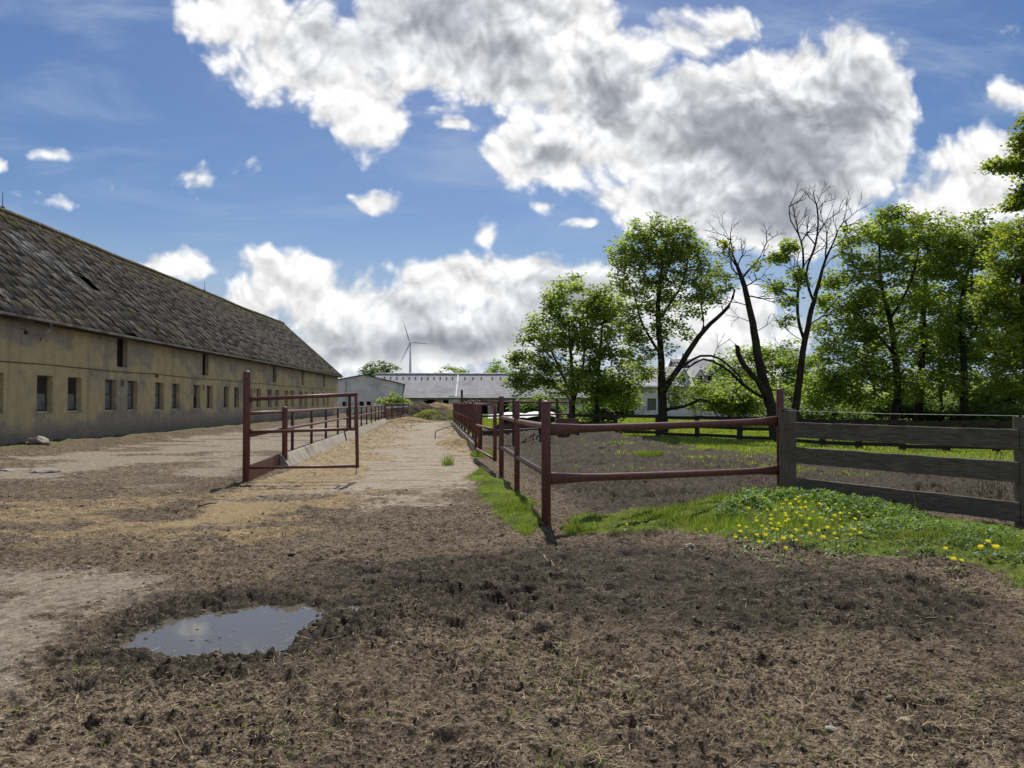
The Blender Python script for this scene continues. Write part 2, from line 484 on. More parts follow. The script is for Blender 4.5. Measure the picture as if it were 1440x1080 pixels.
def height(x, y, Z, fine=True, r=None):
    hard = np.clip(np.maximum(Z['lane'] * 0.93, Z['pale'] * 0.72), 0, 1)
    amp = (1 - hard) * (1 - 0.75 * sstep(0.3, 0.9, Z['green'])) * (1 - 0.5 * Z['strip'])
    r = np.sqrt(x * x + y * y) if r is None else r
    f1 = np.clip(1.5 - r / 60, 0, 1); f2 = np.clip(1.7 - r / 34, 0, 1); f3 = np.clip(1.7 - r / 14, 0, 1)
    wx = x + 0.15 * fbm(x * 3, y * 3, 2, 401); wy = y + 0.15 * fbm(x * 3, y * 3, 2, 402)
    n1 = fbm(wx * 2.2, wy * 2.2, 3, 101) - 0.5
    bil = lambda q, sd: np.abs(2 * vnoise(wx * q + 5, wy * q, sd) - 1)
    n2 = bil(6.0, 141); n2b = bil(13.0, 147); n2c = bil(25.0, 149); n2d = bil(47.0, 157)
    n3 = vnoise(wx * 27, wy * 27, 151) - 0.5
    n4 = vnoise(wx * 58, wy * 58, 153) - 0.5
    rough = 0.55 + 0.75 * sstep(0.35, 0.65, fbm(x * 0.7, y * 0.7, 3, 61))
    pad = sstep(0.6, 1.6, x - LANE_R(y)) * sstep(10.5, 12, y)        # churned paddock is deeper
    rough = rough * (1 + 0.9 * pad)
    h = amp * rough * (1 + 0.7 * Z['wet_and_shade'] * (1 - pad)) * (n1 * 0.085 * f1 + (n2 - 0.35) * 0.020 * f1 + (n2b - 0.35) * (0.020 + 0.035 * pad) * f2 + (n2c - 0.35) * (0.020 + 0.02 * pad) * f2 + (n2d - 0.35) * 0.014 * f3 + n4 * 0.007 * f3)
    hd, hid = worley(wx * 4.6, wy * 3.9, 301)
    on = (hid < 0.30 + 0.35 * Z['wet_and_shade']) * (0.6 + 0.8 * hid)
    h = h + amp * f2 * on * (-0.042 * sstep(0.36, 0.14, hd) + 0.020 * sstep(0.30, 0.40, hd) * sstep(0.58, 0.44, hd))
    h = h + hard * ((fbm(x * 1.1, y * 1.1, 3, 71) - 0.5) * 0.05 + n3 * 0.007 * f3)
    # long swells of the yard and pasture
    h = h + 0.05 * (fbm(x * 0.25, y * 0.25, 2, 81) - 0.5)
    # berm of spoil at the barn foot
    h = h + sstep(-12.8, -14.6, x + (fbm(x * 0.7, y * 0.7, 2, 17) - 0.5) * 1.6) * (0.14 + 0.16 * fbm(x * 1.5, y * 1.5, 3, 18)) * sstep(3, 8, y)
    # paddock mud bank near the rear fence
    bx, by = at(800, 622)[:2]
    h = h + 0.55 * np.exp(-((x - bx) / 3.2) ** 2 - ((y - by) / 2.2) ** 2) * (0.7 + 0.6 * fbm(x * 1.2, y * 1.2, 3, 19))
    h = h + 0.10 * Z['strip'] * sstep(0.3, 0.7, fbm(x * 1.5, y * 1.5, 3, 14))
    mx, my = at(1125, 728)[:2]
    h = h + 0.13 * np.exp(-((x - mx) / 0.9) ** 2 - ((y - my) / 0.8) ** 2)
    p = Z['pud']
    dep = sstep(-0.30, 0.12, p)
    h = h * (1 - 0.75 * dep) - 0.055 * dep
    return h


# ------------------------------------------------------------------ ground sheet
def ground_material():
    m, nt = new_mat('ground_soil'); k = NT(nt)
    P = k.wpos()
    A = {n: k.n('ShaderNodeAttribute', attribute_name=n).outputs['Fac'] for n in ('straw', 'pale', 'wet_and_shade', 'green', 'lane', 'strip')}
    n_big = k.noise(P, 0.9, 5, 0.6); n_mid = k.noise(P, 7, 5, 0.62); n_fine = k.noise(P, 55, 4, 0.65)
    n_grit = k.noise(P, 190, 2, 0.6)
    fib = k.noise(k.scale_vec(P, (1, 2.6, 1)), 38, 3, 0.7, 0.6)
    col = k.mix(k.ss(n_mid, 0.35, 0.65), (0.080, 0.061, 0.044), (0.152, 0.119, 0.085))
    col = k.mix(k.ss(n_big, 0.4, 0.62, 0, 0.6), col, (0.175, 0.136, 0.094))
    # bits of trodden straw
    col = k.mix(k.ss(n_fine, 0.60, 0.70, 0, 0.55), col, (0.26, 0.20, 0.12))
    # damp crumbs and dry crusts side by side
    cr1 = k.noise(P, 17, 5, 0.7, 0.5); cr2 = k.noise(k.scale_vec(P, (1, 1.5, 1)), 48, 4, 0.7, 0.4)
    col = k.mix(k.ss(cr1, 0.50, 0.40, 0, 0.8), col, (0.032, 0.025, 0.019))
    col = k.mix(k.ss(cr2, 0.48, 0.37, 0, 0.85), col, (0.022, 0.018, 0.014))
    col = k.mix(k.ss(cr2, 0.56, 0.68, 0, 0.7), col, (0.28, 0.22, 0.145))
    pale = k.mix(k.ss(n_mid, 0.3, 0.7), (0.215, 0.18, 0.14), (0.33, 0.285, 0.225))
    pale = k.mix(k.ss(cr1, 0.52, 0.42, 0, 0.5), pale, (0.12, 0.098, 0.075))
    pf = k.ss(k.math('ADD', A['pale'], k.math('MULTIPLY', k.math('SUBTRACT', n_mid, 0.5), 1.6)), 0.25, 0.95, 0, 0.9)
    col = k.mix(pf, col, pale)
    lane = k.mix(k.ss(n_mid, 0.35, 0.7), (0.30, 0.25, 0.19), (0.42, 0.36, 0.285))
    lane = k.mix(k.ss(k.noise(k.scale_vec(P, (0.5, 1.6, 1)), 1.5, 5, 0.65), 0.48, 0.62, 0, 0.75), lane, (0.20, 0.155, 0.105))
    lane = k.mix(k.ss(cr1, 0.46, 0.36, 0, 0.45), lane, (0.13, 0.10, 0.072))
    lane = k.mix(k.ss(cr2, 0.46, 0.36, 0, 0.5), lane, (0.10, 0.08, 0.06))
    lf = k.ss(k.math('ADD', A['lane'], k.math('MULTIPLY', k.math('SUBTRACT', n_mid, 0.5), 1.5)), 0.3, 0.8, 0, 0.93)
    col = k.mix(lf, col, lane)
    strawc = k.mix(k.ss(fib, 0.35, 0.65), (0.17, 0.122, 0.066), (0.38, 0.285, 0.16))
    sf = k.ss(k.math('ADD', A['straw'], k.math('MULTIPLY', k.math('SUBTRACT', k.noise(P, 3.5, 5, 0.7), 0.5), 1.3)), 0.35, 0.9, 0, 0.9)
    col = k.mix(sf, col, strawc)
    wf = k.math('MULTIPLY', A['wet_and_shade'], k.ss(k.noise(P, 4, 4, 0.6), 0.3, 0.6, 0.55, 1.0), clamp=True)
    col = k.mix(k.math('MULTIPLY', wf, 0.88), col, k.mix(k.ss(n_fine, 0.4, 0.7), (0.022, 0.019, 0.015), (0.056, 0.048, 0.038)))  # dark tone for wet mud and for the paddock's painted self-shadow
    soft = k.math('SUBTRACT', k.ss(k.noise(P, 0.7, 4, 0.6), 0.38, 0.6, 0.35, 1.0), k.math('MAXIMUM', k.math('MULTIPLY', lf, 0.9), k.math('MULTIPLY', pf, 0.75)), clamp=True)
    col = k.mix(soft, col, k.mix(1.0, col, k.math('MULTIPLY', k.ss(cr1, 0.36, 0.64, 0.62, 1.38), k.math('MULTIPLY', k.ss(cr2, 0.36, 0.62, 0.66, 1.34), k.ss(k.noise(P, 125, 3, 0.75), 0.36, 0.64, 0.68, 1.34))), 'MULTIPLY'))
    grass = k.mix(k.ss(n_mid, 0.35, 0.65), (0.075, 0.105, 0.020), (0.155, 0.195, 0.032))
    gf = k.ss(k.math('ADD', k.math('MAXIMUM', A['green'], k.math('MULTIPLY', A['strip'], 0.8)), k.math('MULTIPLY', k.math('SUBTRACT', n_mid, 0.5), 1.0)), 0.3, 0.8, 0, 0.92)
    col = k.mix(gf, col, grass)
    grit = k.ss(n_grit, 0.35, 0.65, 0.72, 1.25)
    col = k.mix(1.0, col, grit, 'MULTIPLY')
    rough = k.math('SUBTRACT', 0.95, k.math('MULTIPLY', wf, 0.14))
    b = k.bump(k.math('ADD', k.math('MULTIPLY', n_fine, 1.0), k.math('MULTIPLY', n_grit, 0.35)), 0.9, 0.02)
    k.out(k.principled(col, rough, 0, 0.06, b))
    return m


M['ground'] = ground_material()


def build_ground():
    rs = [0.0, 0.6, 1.1, 1.6]
    r = 2.0
    while r < 3000:
        rs.append(r)
        q = 0.02 if r < 2.6 else 0.0042 if r < 9 else 0.0055 if r < 20 else 0.008 if r < 70 else 0.06
        r *= 1 + q
    rs.append(4000.0)
    rs = np.array(rs)
    fine = np.arange(-R(50), R(50), 0.0023)
    coarse = np.arange(R(50), 2 * math.pi - R(50), R(5))
    az = np.concatenate([fine, coarse]) + YAW
    nr, nc = len(rs), len(az)
    X = rs[:, None] * np.sin(az)[None, :]; Y = rs[:, None] * np.cos(az)[None, :]
    x = X.ravel(); y = Y.ravel()
    rr = np.repeat(rs, nc)
    Z = zones(x, y)
    h = height(x, y, Z, r=rr)
    h = np.where(rr > 150, 0, h)
    V = np.stack([x, y, h], 1)
    F = grid_faces(nr, nc, wrap=True)[:, ::-1]
    attrs = {n: Z[n] for n in ('straw', 'pale', 'wet_and_shade', 'green', 'lane', 'strip')}
    # the lane is its own surface, cut out along its worn edge
    lane_v = Z['lane'] > 0.5
    lf = lane_v[F].sum(1) >= 2
    o = np_mesh('ground', V, F[~lf], M['ground'], smooth=True, attrs=attrs)
    tag(o, kind='structure')
    idx = np.unique(F[lf]); remap = np.full(len(V), -1); remap[idx] = np.arange(len(idx))
    o2 = np_mesh('path', V[idx], remap[F[lf]], M['ground'], smooth=True, attrs={n: a[idx] for n, a in attrs.items()})
    tag(o2, kind='structure')


build_ground()


def gh(x, y):
    x = np.atleast_1d(np.asarray(x, float)); y = np.atleast_1d(np.asarray(y, float))
    return height(x, y, zones(x, y))


def ghf(x, y): return float(gh(x, y)[0])


def water_mat():
    m, nt = new_mat('puddle_water'); k = NT(nt)
    n = k.noise(k.wpos(), 9, 3, 0.5)
    b = k.bump(n, 0.05, 0.003)
    p = k.n('ShaderNodeBsdfPrincipled')
    p.inputs['Base Color'].default_value = (0.095, 0.085, 0.068, 1)
    p.inputs['Roughness'].default_value = 0.03
    p.inputs['IOR'].default_value = 1.33
    p.inputs['Specular IOR Level'].default_value = 0.55
    nt.links.new(b, p.inputs['Normal'])
    k.out(p.outputs[0])
    return m


def build_water():
    mb = MB()
    for poly, g in ((PUD, 1.25), (PUD2, 1.25)):
        c = sum((Vector((p.x, p.y, 0)) for p in poly), Vector()) / len(poly)
        mb.add([(c.x + (p.x - c.x) * g, c.y + (p.y - c.y) * g, -0.036) for p in poly], [tuple(range(len(poly)))])
    tag(mb.build('water', water_mat()), kind='structure')


build_water()


# ------------------------------------------------------------------ blades, leaves and other scattered pieces
def blades(P, hgt, wid, lean=0.5, rng=RNG):
    """P (n,3) base points -> verts, faces (quads + folded tip as a quad)"""
    n = len(P)
    a = rng.uniform(0, 2 * math.pi, n); s = np.stack([np.cos(a), np.sin(a), np.zeros(n)], 1)
    b = rng.uniform(0, 2 * math.pi, n); L = np.stack([np.cos(b), np.sin(b), np.zeros(n)], 1) * (lean * rng.uniform(0.1, 1, n) * hgt)[:, None]
    up = np.zeros((n, 3)); up[:, 2] = hgt
    w = (wid * 0.5)[:, None]
    m = P + up * 0.55 + L * 0.35
    t = P + up * 0.95 + L
    V = np.stack([P - s * w, P + s * w, m + s * w * 0.75, m - s * w * 0.75, t + s * w * 0.1, t - s * w * 0.1], 1).reshape(-1, 3)
    i = np.arange(n)[:, None] * 6
    F = np.concatenate([i + np.array([[0, 1, 2, 3]]), i + np.array([[3, 2, 4, 5]])], 0)
    return V, F


def leaves(C, size, up_bias=0.6, rng=RNG, droop=0.0, ratio=0.75):
    """kite-shaped leaf at each centre"""
    n = len(C)
    nrm = rng.normal(0, 1, (n, 3)); nrm /= np.linalg.norm(nrm, axis=1)[:, None]
    nrm[:, 2] = np.abs(nrm[:, 2]); nrm = nrm * (1 - up_bias); nrm[:, 2] += up_bias
    nrm /= np.linalg.norm(nrm, axis=1)[:, None]
    t = rng.normal(0, 1, (n, 3)); t -= nrm * (t * nrm).sum(1)[:, None]
    t /= np.linalg.norm(t, axis=1)[:, None] + 1e-9
    t[:, 2] -= droop; t /= np.linalg.norm(t, axis=1)[:, None]
    b = np.cross(nrm, t)
    s = size[:, None]
    V = np.stack([C - t * s * 0.5, C + b * s * ratio * 0.5 + t * s * 0.05, C + t * s * 0.55, C - b * s * ratio * 0.5 + t * s * 0.05], 1).reshape(-1, 3)
    F = np.arange(n * 4).reshape(-1, 4)
    return V, F


def scatter(poly, n, rng=RNG):
    P = np.array([(p[0], p[1]) for p in poly]); lo, hi = P.min(0), P.max(0)
    q = rng.uniform(lo, hi, (int(n), 2))
    return q[poly_sd(poly, q[:, 0], q[:, 1]) > 0]


def grass_strips():
    Vs = []; Fs = []; off = 0
    for poly, n in ((G_LEFT, 60000), (G_RIGHT, 190000)):
        P0 = np.array([(p[0], p[1]) for p in poly]); lo, hi = P0.min(0) - 0.4, P0.max(0) + 0.4
        hi[0] = min(hi[0], 9.5)
        q = RNG.uniform(lo, hi, (n, 2))
        Z = zones(q[:, 0], q[:, 1])
        dens = Z['strip'] * (0.25 + 0.75 * sstep(0.38, 0.55, fbm(q[:, 0] * 2.5, q[:, 1] * 2.5, 3, 33)))
        keep = RNG.random(n) < dens
        q = q[keep]
        Zk = {k_: v[keep] for k_, v in Z.items()}
        z = height(q[:, 0], q[:, 1], Zk)
        tall = 0.032 + 0.075 * sstep(0.45, 0.7, fbm(q[:, 0] * 1.1, q[:, 1] * 1.1, 3, 34)) * Zk['strip']
        hg = tall * RNG.uniform(0.4, 1.2, len(q)) * np.where(RNG.random(len(q)) < 0.06, 2.3, 1.0)
        V, F = blades(np.column_stack([q, z - 0.01]), hg, RNG.uniform(0.004, 0.009, len(q)), 0.9)
        Vs.append(V); Fs.append(F + off); off += len(V)
    o = np_mesh('grass', np.concatenate(Vs), np.concatenate(Fs), M['grass_blade'])
    tag(o, 'short bright green grass along the foot of the fences', 'grass', kind='stuff')


grass_strips()


def far_grass():
    # pasture and grass flecks between the fences
    n = 420000
    rng = np.random.default_rng(5)
    d = 11 * np.exp(rng.random(n) * math.log(75 / 11)); a = rng.uniform(-R(6), R(46), n)
    x = d * np.sin(a); y = d * np.cos(a)
    Z = zones(x, y)
    dens = Z['green'] * (0.2 + 0.8 * sstep(0.35, 0.6, fbm(x * 0.9, y * 0.9, 3, 44))) * (x > LANE_R(y) + 0.5)
    keep = rng.random(n) < dens * 0.9
    x, y = x[keep], y[keep]; Zk = {k_: v[keep] for k_, v in Z.items()}
    z = height(x, y, Zk)
    r = np.sqrt(x * x + y * y)
    V, F = blades(np.column_stack([x, y, z - 0.02]), (0.035 + 0.0022 * r) * rng.uniform(0.5, 1.3, len(x)), 0.004 + r * 0.0008, 0.9, rng)
    o = np_mesh('pasture_grass', V, F, M['pasture_blade'])
    tag(o, 'grazed green pasture grass behind the muddy paddock', 'grass', kind='stuff')
    # small sprouts in the trodden mud near the viewer
    n = 26000
    d = 2.6 * np.exp(rng.random(n) * math.log(9 / 2.6)); a = rng.uniform(-R(40), R(44), n)
    x = d * np.sin(a); y = d * np.cos(a); Z = zones(x, y)
    pat = sstep(0.60, 0.70, fbm(x * 2.0, y * 2.0, 3, 52)) * sstep(-2.2, 0.5, x) * (1 - Z['wet_and_shade'] * 0.8)
    pat2 = sstep(0.70, 0.78, fbm(x * 3.0 + 9, y * 3.0, 3, 53))
    keep = (rng.random(n) < np.clip(pat * 0.75 + pat2, 0, 1)) & (Z['pud'] < -0.1)
    x, y = x[keep], y[keep]; Zk = {k_: v[keep] for k_, v in Z.items()}
    z = height(x, y, Zk)
    V, F = blades(np.column_stack([x, y, z - 0.005]), rng.uniform(0.012, 0.045, len(x)), rng.uniform(0.003, 0.006, len(x)), 1.1, rng)
    o = np_mesh('mud_sprouts', V, F, M['grass_blade'])
    tag(o, 'thin green grass sprouts scattered over the trodden mud', 'grass', kind='stuff')


far_grass()


def weeds():
    # dandelion leaves and nettles massed at the foot of the plank fence
    rng = np.random.default_rng(21)
    poly = walk([(1000, 735), (1060, 705), (1120, 694), (1190, 700), (1245, 722), (1330, 742), (1445, 757), (1470, 812), (1400, 800), (1330, 790), (1250, 786), (1150, 782), (1080, 778), (1026, 768)])
    q = scatter(poly, 42000, rng)
    lump = fbm(q[:, 0] * 1.8, q[:, 1] * 1.8, 3, 66)
    keep = rng.random(len(q)) < (0.15 + 0.85 * sstep(0.36, 0.6, lump))
    q = q[keep]; lump = lump[keep]
    z = gh(q[:, 0], q[:, 1])
    mx, my = at(1120, 722)[:2]
    near = np.exp(-((q[:, 0] - mx) / 1.0) ** 2 - ((q[:, 1] - my) / 0.9) ** 2)
    hh = (0.015 + (0.10 + 0.12 * near) * sstep(0.36, 0.7, lump)) * rng.random(len(q)) ** 0.9
    C = np.column_stack([q, z + hh])
    V, F = leaves(C, rng.uniform(0.03, 0.07, len(C)) * (1 + 0.6 * near), 0.4, rng, 0.1, 0.42)
    o = np_mesh('weeds', V, F, M['weed_leaf'])
    tag(o, 'leafy green weeds growing thick beneath the plank fence', 'weeds', kind='stuff')
    # dandelions, each its own
    spots = [(1057, 715), (1065, 728), (1073, 722), (1088, 731), (1096, 740), (1105, 726), (1100, 708), (1118, 702), (1126, 706), (1133, 706), (1112, 713), (1124, 715), (1120, 699),
             (1092, 745), (1080, 736), (1070, 739), (1050, 741), (1060, 752), (1095, 736), (1106, 722), (1110, 731), (1132, 739), (1122, 760), (1100, 770), (1045, 748), (1052, 757), (1066, 762),
             (1171, 709), (1188, 714), (1194, 722), (1202, 730), (1210, 727), (1185, 731), (1180, 741), (1176, 750), (1176, 758), (1195, 744), (1193, 752), (1198, 744), (1212, 749), (1160, 755), (1168, 732),
             (1226, 725), (1140, 720), (1150, 708), (1155, 728), (1185, 722), (1090, 718), (1079, 717), (1115, 745), (1128, 726), (1075, 752), (1085, 761), (1040, 740), (1034, 755), (1108, 704), (1115, 709), (1098, 714), (1084, 725), (1068, 733), (1121, 721), (1136, 714), (1142, 730), (1101, 733), (1088, 744), (1076, 744), (1162, 716), (1170, 725), (1167, 742), (1204, 737), (1206, 720), (1148, 746), (1136, 750), (1112, 754), (1098, 757)]
    stray = {(1321, 734): 'lone yellow dandelion beside the patch of dry reddish grass', (1340, 787): None, (1350, 788): None, (1387, 762): None, (1395, 768): None, (1404, 770): None, (1386, 770): None, (1330, 772): None,
             (879, 737): 'single small dandelion in the short grass near the red corner post', (674, 714): 'tiny dandelion alone in the grass strip beside the lane', (990, 745): 'dandelion at the bare edge of the grass below the red rail'}

    def flower(px, py, label, group, sc=1.0, seed=0):
        r_ = random.Random(seed)
        hgt = r_.uniform(0.12, 0.21) if sc == 1.3 else 0.10 if sc == 1.5 else 0.08
        sc *= r_.choice((0.75, 0.9, 1.0, 1.1, 1.2))
        p = at(px, py, hgt)
        for _ in range(3):
            g = ghf(p.x, p.y); p = at(px, py, hgt + g)
        mb = MB()
        lx, ly = r_.uniform(-.03, .03), r_.uniform(-.03, .03)
        mb.tube([(0, 0, 0), (lx * .4, ly * .4, hgt * .5), (lx, ly, hgt)], [0.003, 0.0028, 0.003], 5)
        mb.mi = 1
        rad = 0.0205 * sc * r_.uniform(0.85, 1.2)
        tl = Vector((lx * 3 + r_.uniform(-.3, .3), ly * 3 - 0.35, 1)).normalized()
        s1 = tl.cross(Vector((1, 0, 0))).normalized(); s2 = tl.cross(s1)
        for ring, (rr, up, n) in enumerate(((1.0, 0.0, 16), (0.72, 0.35, 12), (0.4, 0.55, 8))):
            for i in range(n):
                a = 2 * math.pi * (i + 0.5 * ring) / n; da = 2.2 / n
                c = Vector((lx, ly, hgt))
                e = lambda an, q, u: c + (s1 * math.cos(an) + s2 * math.sin(an)) * rad * q + tl * rad * u
                mb.add([e(a, 0.05, up * 0.6), e(a - da, rr * 0.7, up), e(a, rr, up + 0.12), e(a + da, rr * 0.7, up)], [(0, 1, 2, 3)])
        mb.mi = 2
        for i in range(4):
            a = r_.uniform(0, 6.28); L = r_.uniform(0.07, 0.13)
            dx, dy = math.cos(a), math.sin(a)
            mb.add([(0, 0, 0.005), (dx * L * .5 - dy * .012, dy * L * .5 + dx * .012, .03), (dx * L, dy * L, .015), (dx * L * .5 + dy * .012, dy * L * .5 - dx * .012, .03)], [(0, 1, 2, 3)])
        o = mb.build('dandelion', [M['stem_green'], M['dandelion_yellow'], M['weed_leaf']], None, (p.x, p.y, g))
        tag(o, label, 'dandelion', group)

    for i, (px, py) in enumerate(spots):
        flower(px, py, 'yellow dandelion in the dense flowering patch by the timber post', 'dandelions in the patch by the timber post', 1.3, i)
    for i, ((px, py), lab) in enumerate(stray.items()):
        if lab: flower(px, py, lab, None, 1.1 if px < 1300 else 1.4, 100 + i)
        else: flower(px, py, 'yellow dandelion in the grass below the right end of the plank fence', 'dandelions below the right end of the plank fence', 1.5, 100 + i)


weeds()


def litter():
    # straw lying over the yard: each piece a thin flattened stalk
    rng = np.random.default_rng(8)
    def pieces(x, y, L, w):
        n = len(x)
        z = np.maximum(gh(x, y), -0.036) + 0.006
        a = rng.uniform(0, 2 * math.pi, n); t = np.stack([np.cos(a), np.sin(a), rng.normal(0, 0.12, n)], 1)
        s = np.stack([-np.sin(a), np.cos(a), rng.normal(0, 0.3, n)], 1)
        C = np.column_stack([x, y, z])
        h = np.stack([rng.normal(0, .08, n), rng.normal(0, .08, n), rng.uniform(0.0, 0.12, n)], 1)
        e1, m_, e2 = C - t * L[:, None] / 2, C + h * L[:, None], C + t * L[:, None] / 2
        ws = s * w[:, None] / 2
        V = np.stack([e1 - ws, e1 + ws, m_ + ws, m_ - ws, e2 + ws, e2 - ws], 1).reshape(-1, 3)
        V[:, 2] = np.maximum(V[:, 2], 0.0 * V[:, 2] - 0.05)
        i = np.arange(n)[:, None] * 6
        return V, np.concatenate([i + np.array([[0, 1, 2, 3]]), i + np.array([[3, 2, 4, 5]])], 0)
    n = 60000
    d = 2.6 * np.exp(rng.random(n) * math.log(15 / 2.6)); a = rng.uniform(-R(44), R(44), n)
    x = d * np.sin(a); y = d * np.cos(a); Z = zones(x, y)
    keep = (rng.random(n) < 0.10 + 0.5 * sstep(0.45, 0.65, fbm(x * 1.2, y * 1.2, 4, 23)) * (1 - 0.6 * Z['wet_and_shade']) * (1 + 0.8 * sstep(0.0, 3.0, x)) + 0.9 * Z['straw']) & ((Z['pud'] < 0.0) | (rng.random(n) < 0.25)) & (Z['strip'] < 0.4) & ((x < LANE_R(y)) | (y < 10.5) | (rng.random(n) < 0.25))
    x, y = x[keep], y[keep]; m = len(x)
    V1, F1 = pieces(x, y, np.exp(rng.normal(-3.1, 0.5, m)), rng.uniform(0.0015, 0.0035, m))
    n = 40000
    y2 = rng.uniform(12, 60, n); x2 = rng.uniform(-8, 1, n); Z = zones(x2, y2)
    keep = rng.random(n) < Z['straw'] * 0.8
    x2, y2 = x2[keep], y2[keep]; m = len(x2)
    V2, F2 = pieces(x2, y2, rng.uniform(0.06, 0.22, m), 0.003 + 0.0004 * y2)
    o = np_mesh('straw', np.concatenate([V1, V2]), np.concatenate([F1, F2 + len(V1)]), M['straw_piece'])
    tag(o, 'loose golden straw strewn over mud and lane', 'straw', kind='stuff')
    # crumbled earth
    n = 42000
    d = 2.6 * np.exp(rng.random(n) * math.log(20 / 2.6)); a = rng.uniform(-R(44), R(44), n)
    x = d * np.sin(a); y = d * np.cos(a); Z = zones(x, y)
    keep = (Z['lane'] < 0.4) & (Z['pud'] < -0.02) & (Z['strip'] < 0.4) & ((x < LANE_R(y)) | (y < 10.5)) & (rng.random(n) < (1 - 0.75 * Z['pale']) * (0.15 + sstep(0.4, 0.62, fbm(x * 1.1, y * 1.1, 3, 29))))
    x, y = x[keep], y[keep]; m = len(x); z = gh(x, y)
    ico = MB().lump((0, 0, 0), (1, 1, 1), 3, 1, 0.0); B = np.array(ico.v); BF = np.array(ico.f)
    s = np.exp(rng.normal(-5.1, 0.45, m)) * (0.85 + 0.015 * np.sqrt(x * x + y * y)); an = rng.uniform(0, 6.28, m)
    jit = 1 + rng.normal(0, 0.22, (m, len(B)))
    q = B[None] * jit[:, :, None] * np.stack([s * rng.uniform(.8, 1.6, m), s * rng.uniform(.7, 1.2, m), s * rng.uniform(.5, .85, m)], 1)[:, None]
    ca, sa = np.cos(an)[:, None], np.sin(an)[:, None]
    V = np.stack([q[..., 0] * ca - q[..., 1] * sa + x[:, None], q[..., 0] * sa + q[..., 1] * ca + y[:, None], q[..., 2] + (z + s * 0.2)[:, None]], 2).reshape(-1, 3)
    F = (np.arange(m)[:, None, None] * len(B) + BF[None]).reshape(-1, 3)
    o = np_mesh('dirt', V, F, M['clod'])
    tag(o, 'crumbled dark clods of trodden earth', 'dirt', kind='stuff')


litter()


# ------------------------------------------------------------------ stones, twigs and small things on the ground
def stone(px, py, s, label, seed, group=None):
    p = at(px, py); g = ghf(p.x, p.y)
    o = MB().lump((0, 0, s[2] * 0.25), s, seed, 2, 0.5, 1.8).build('stone', M['stone'], None, (p.x, p.y, g))
    for poly in o.data.polygons: poly.use_smooth = False
    tag(o, label, 'stone', group)


stone(970, 768, (0.060, 0.045, 0.035), 'pale grey stone at the bare edge below the pipe fence grass', 1)
stone(54, 634, (0.42, 0.30, 0.20), 'whitish lump of rubble lying at the foot of the barn wall', 2)
stone(22, 662, (0.34, 0.22, 0.05), 'flat pale slab fragment on the yard, farther left of two', 3)
stone(62, 664, (0.30, 0.22, 0.06), 'flat pale slab fragment on the yard, nearer the gate of two', 4)
stone(1168, 1026, (0.035, 0.022, 0.010), 'thin grey stone flake in the mud at the bottom edge', 5)
stone(1272, 1012, (0.040, 0.030, 0.014), 'grey stone flake in the straw littered mud, rightmost of the flakes', 6)
stone(634, 878, (0.030, 0.020, 0.012), 'small pale stone in the mud right of the puddle', 7)
stone(1013, 765, (0.03, 0.025, 0.015), 'little whitish stone near the edge of the grass, smaller than its neighbour', 8)
stone(560, 905, (0.03, 0.02, 0.01), 'small flat stone in the brown mud near the picture middle', 9)


def twig(px1, py1, px2, py2, rad, label, bend=0.02, mat='dry_stalk', seed=0, z=0.01, kinks=5):
    a, b = at(px1, py1), at(px2, py2)
    r_ = random.Random(seed); L = (b - a).length
    pts = []
    for i in range(kinks + 1):
        t = i / kinks; p = a.lerp(b, t)
        p.z = ghf(p.x, p.y) + z + rad + math.sin(t * math.pi) * L * bend
        p.x += r_.uniform(-1, 1) * L * 0.03; p.y += r_.uniform(-1, 1) * L * 0.03
        pts.append(p)
    o0 = pts[0].copy()
    tag(MB().tube([p - o0 for p in pts], [rad * (1 - 0.5 * i / kinks) for i in range(kinks + 1)], 6).build('twig', M[mat], None, o0, True), label, 'twig')


twig(278, 713, 303, 709, 0.02, 'short dark stick lying on the straw left of the gate')
twig(764, 789, 782, 799, 0.007, 'pale straw coloured stick in the dark mud below the corner post', mat='straw_piece', seed=2)
twig(478, 690, 500, 680, 0.012, 'thin dark stick lying on the lane below the gate end', seed=3)
twig(872, 623, 898, 621, 0.035, 'pale crooked fallen branch on the paddock mud, arched one', 0.3, 'frame_wood', 4, kinks=7)
twig(905, 619, 960, 622, 0.035, 'pale fallen branch lying flat before the rear fence', 0.03, 'frame_wood', 5, kinks=6)
twig(842, 634, 872, 630, 0.03, 'short bleached branch on the paddock mud', 0.1, 'frame_wood', 6)
twig(1110, 968, 1132, 984, 0.004, 'long straw stalk on the mud in the lower right', mat='straw_piece', seed=7)
twig(1188, 962, 1196, 946, 0.004, 'upright leaning straw stalk in the lower right mud', 0.1, 'straw_piece', 8)


# ------------------------------------------------------------------ pipes and fences
PIPE = 0.055


def pipe_post(h, r, dome=True, n=14, sink=0.35):
    mb = MB()
    if dome:
        mb.tube([(0, 0, -sink), (0, 0, h - r * 0.5), (0, 0, h - r * 0.15), (0, 0, h)], [r, r, r * 0.8, r * 0.25], n)
    else:
        mb.tube([(0, 0, -sink), (0, 0, h)], r, n)
    return mb


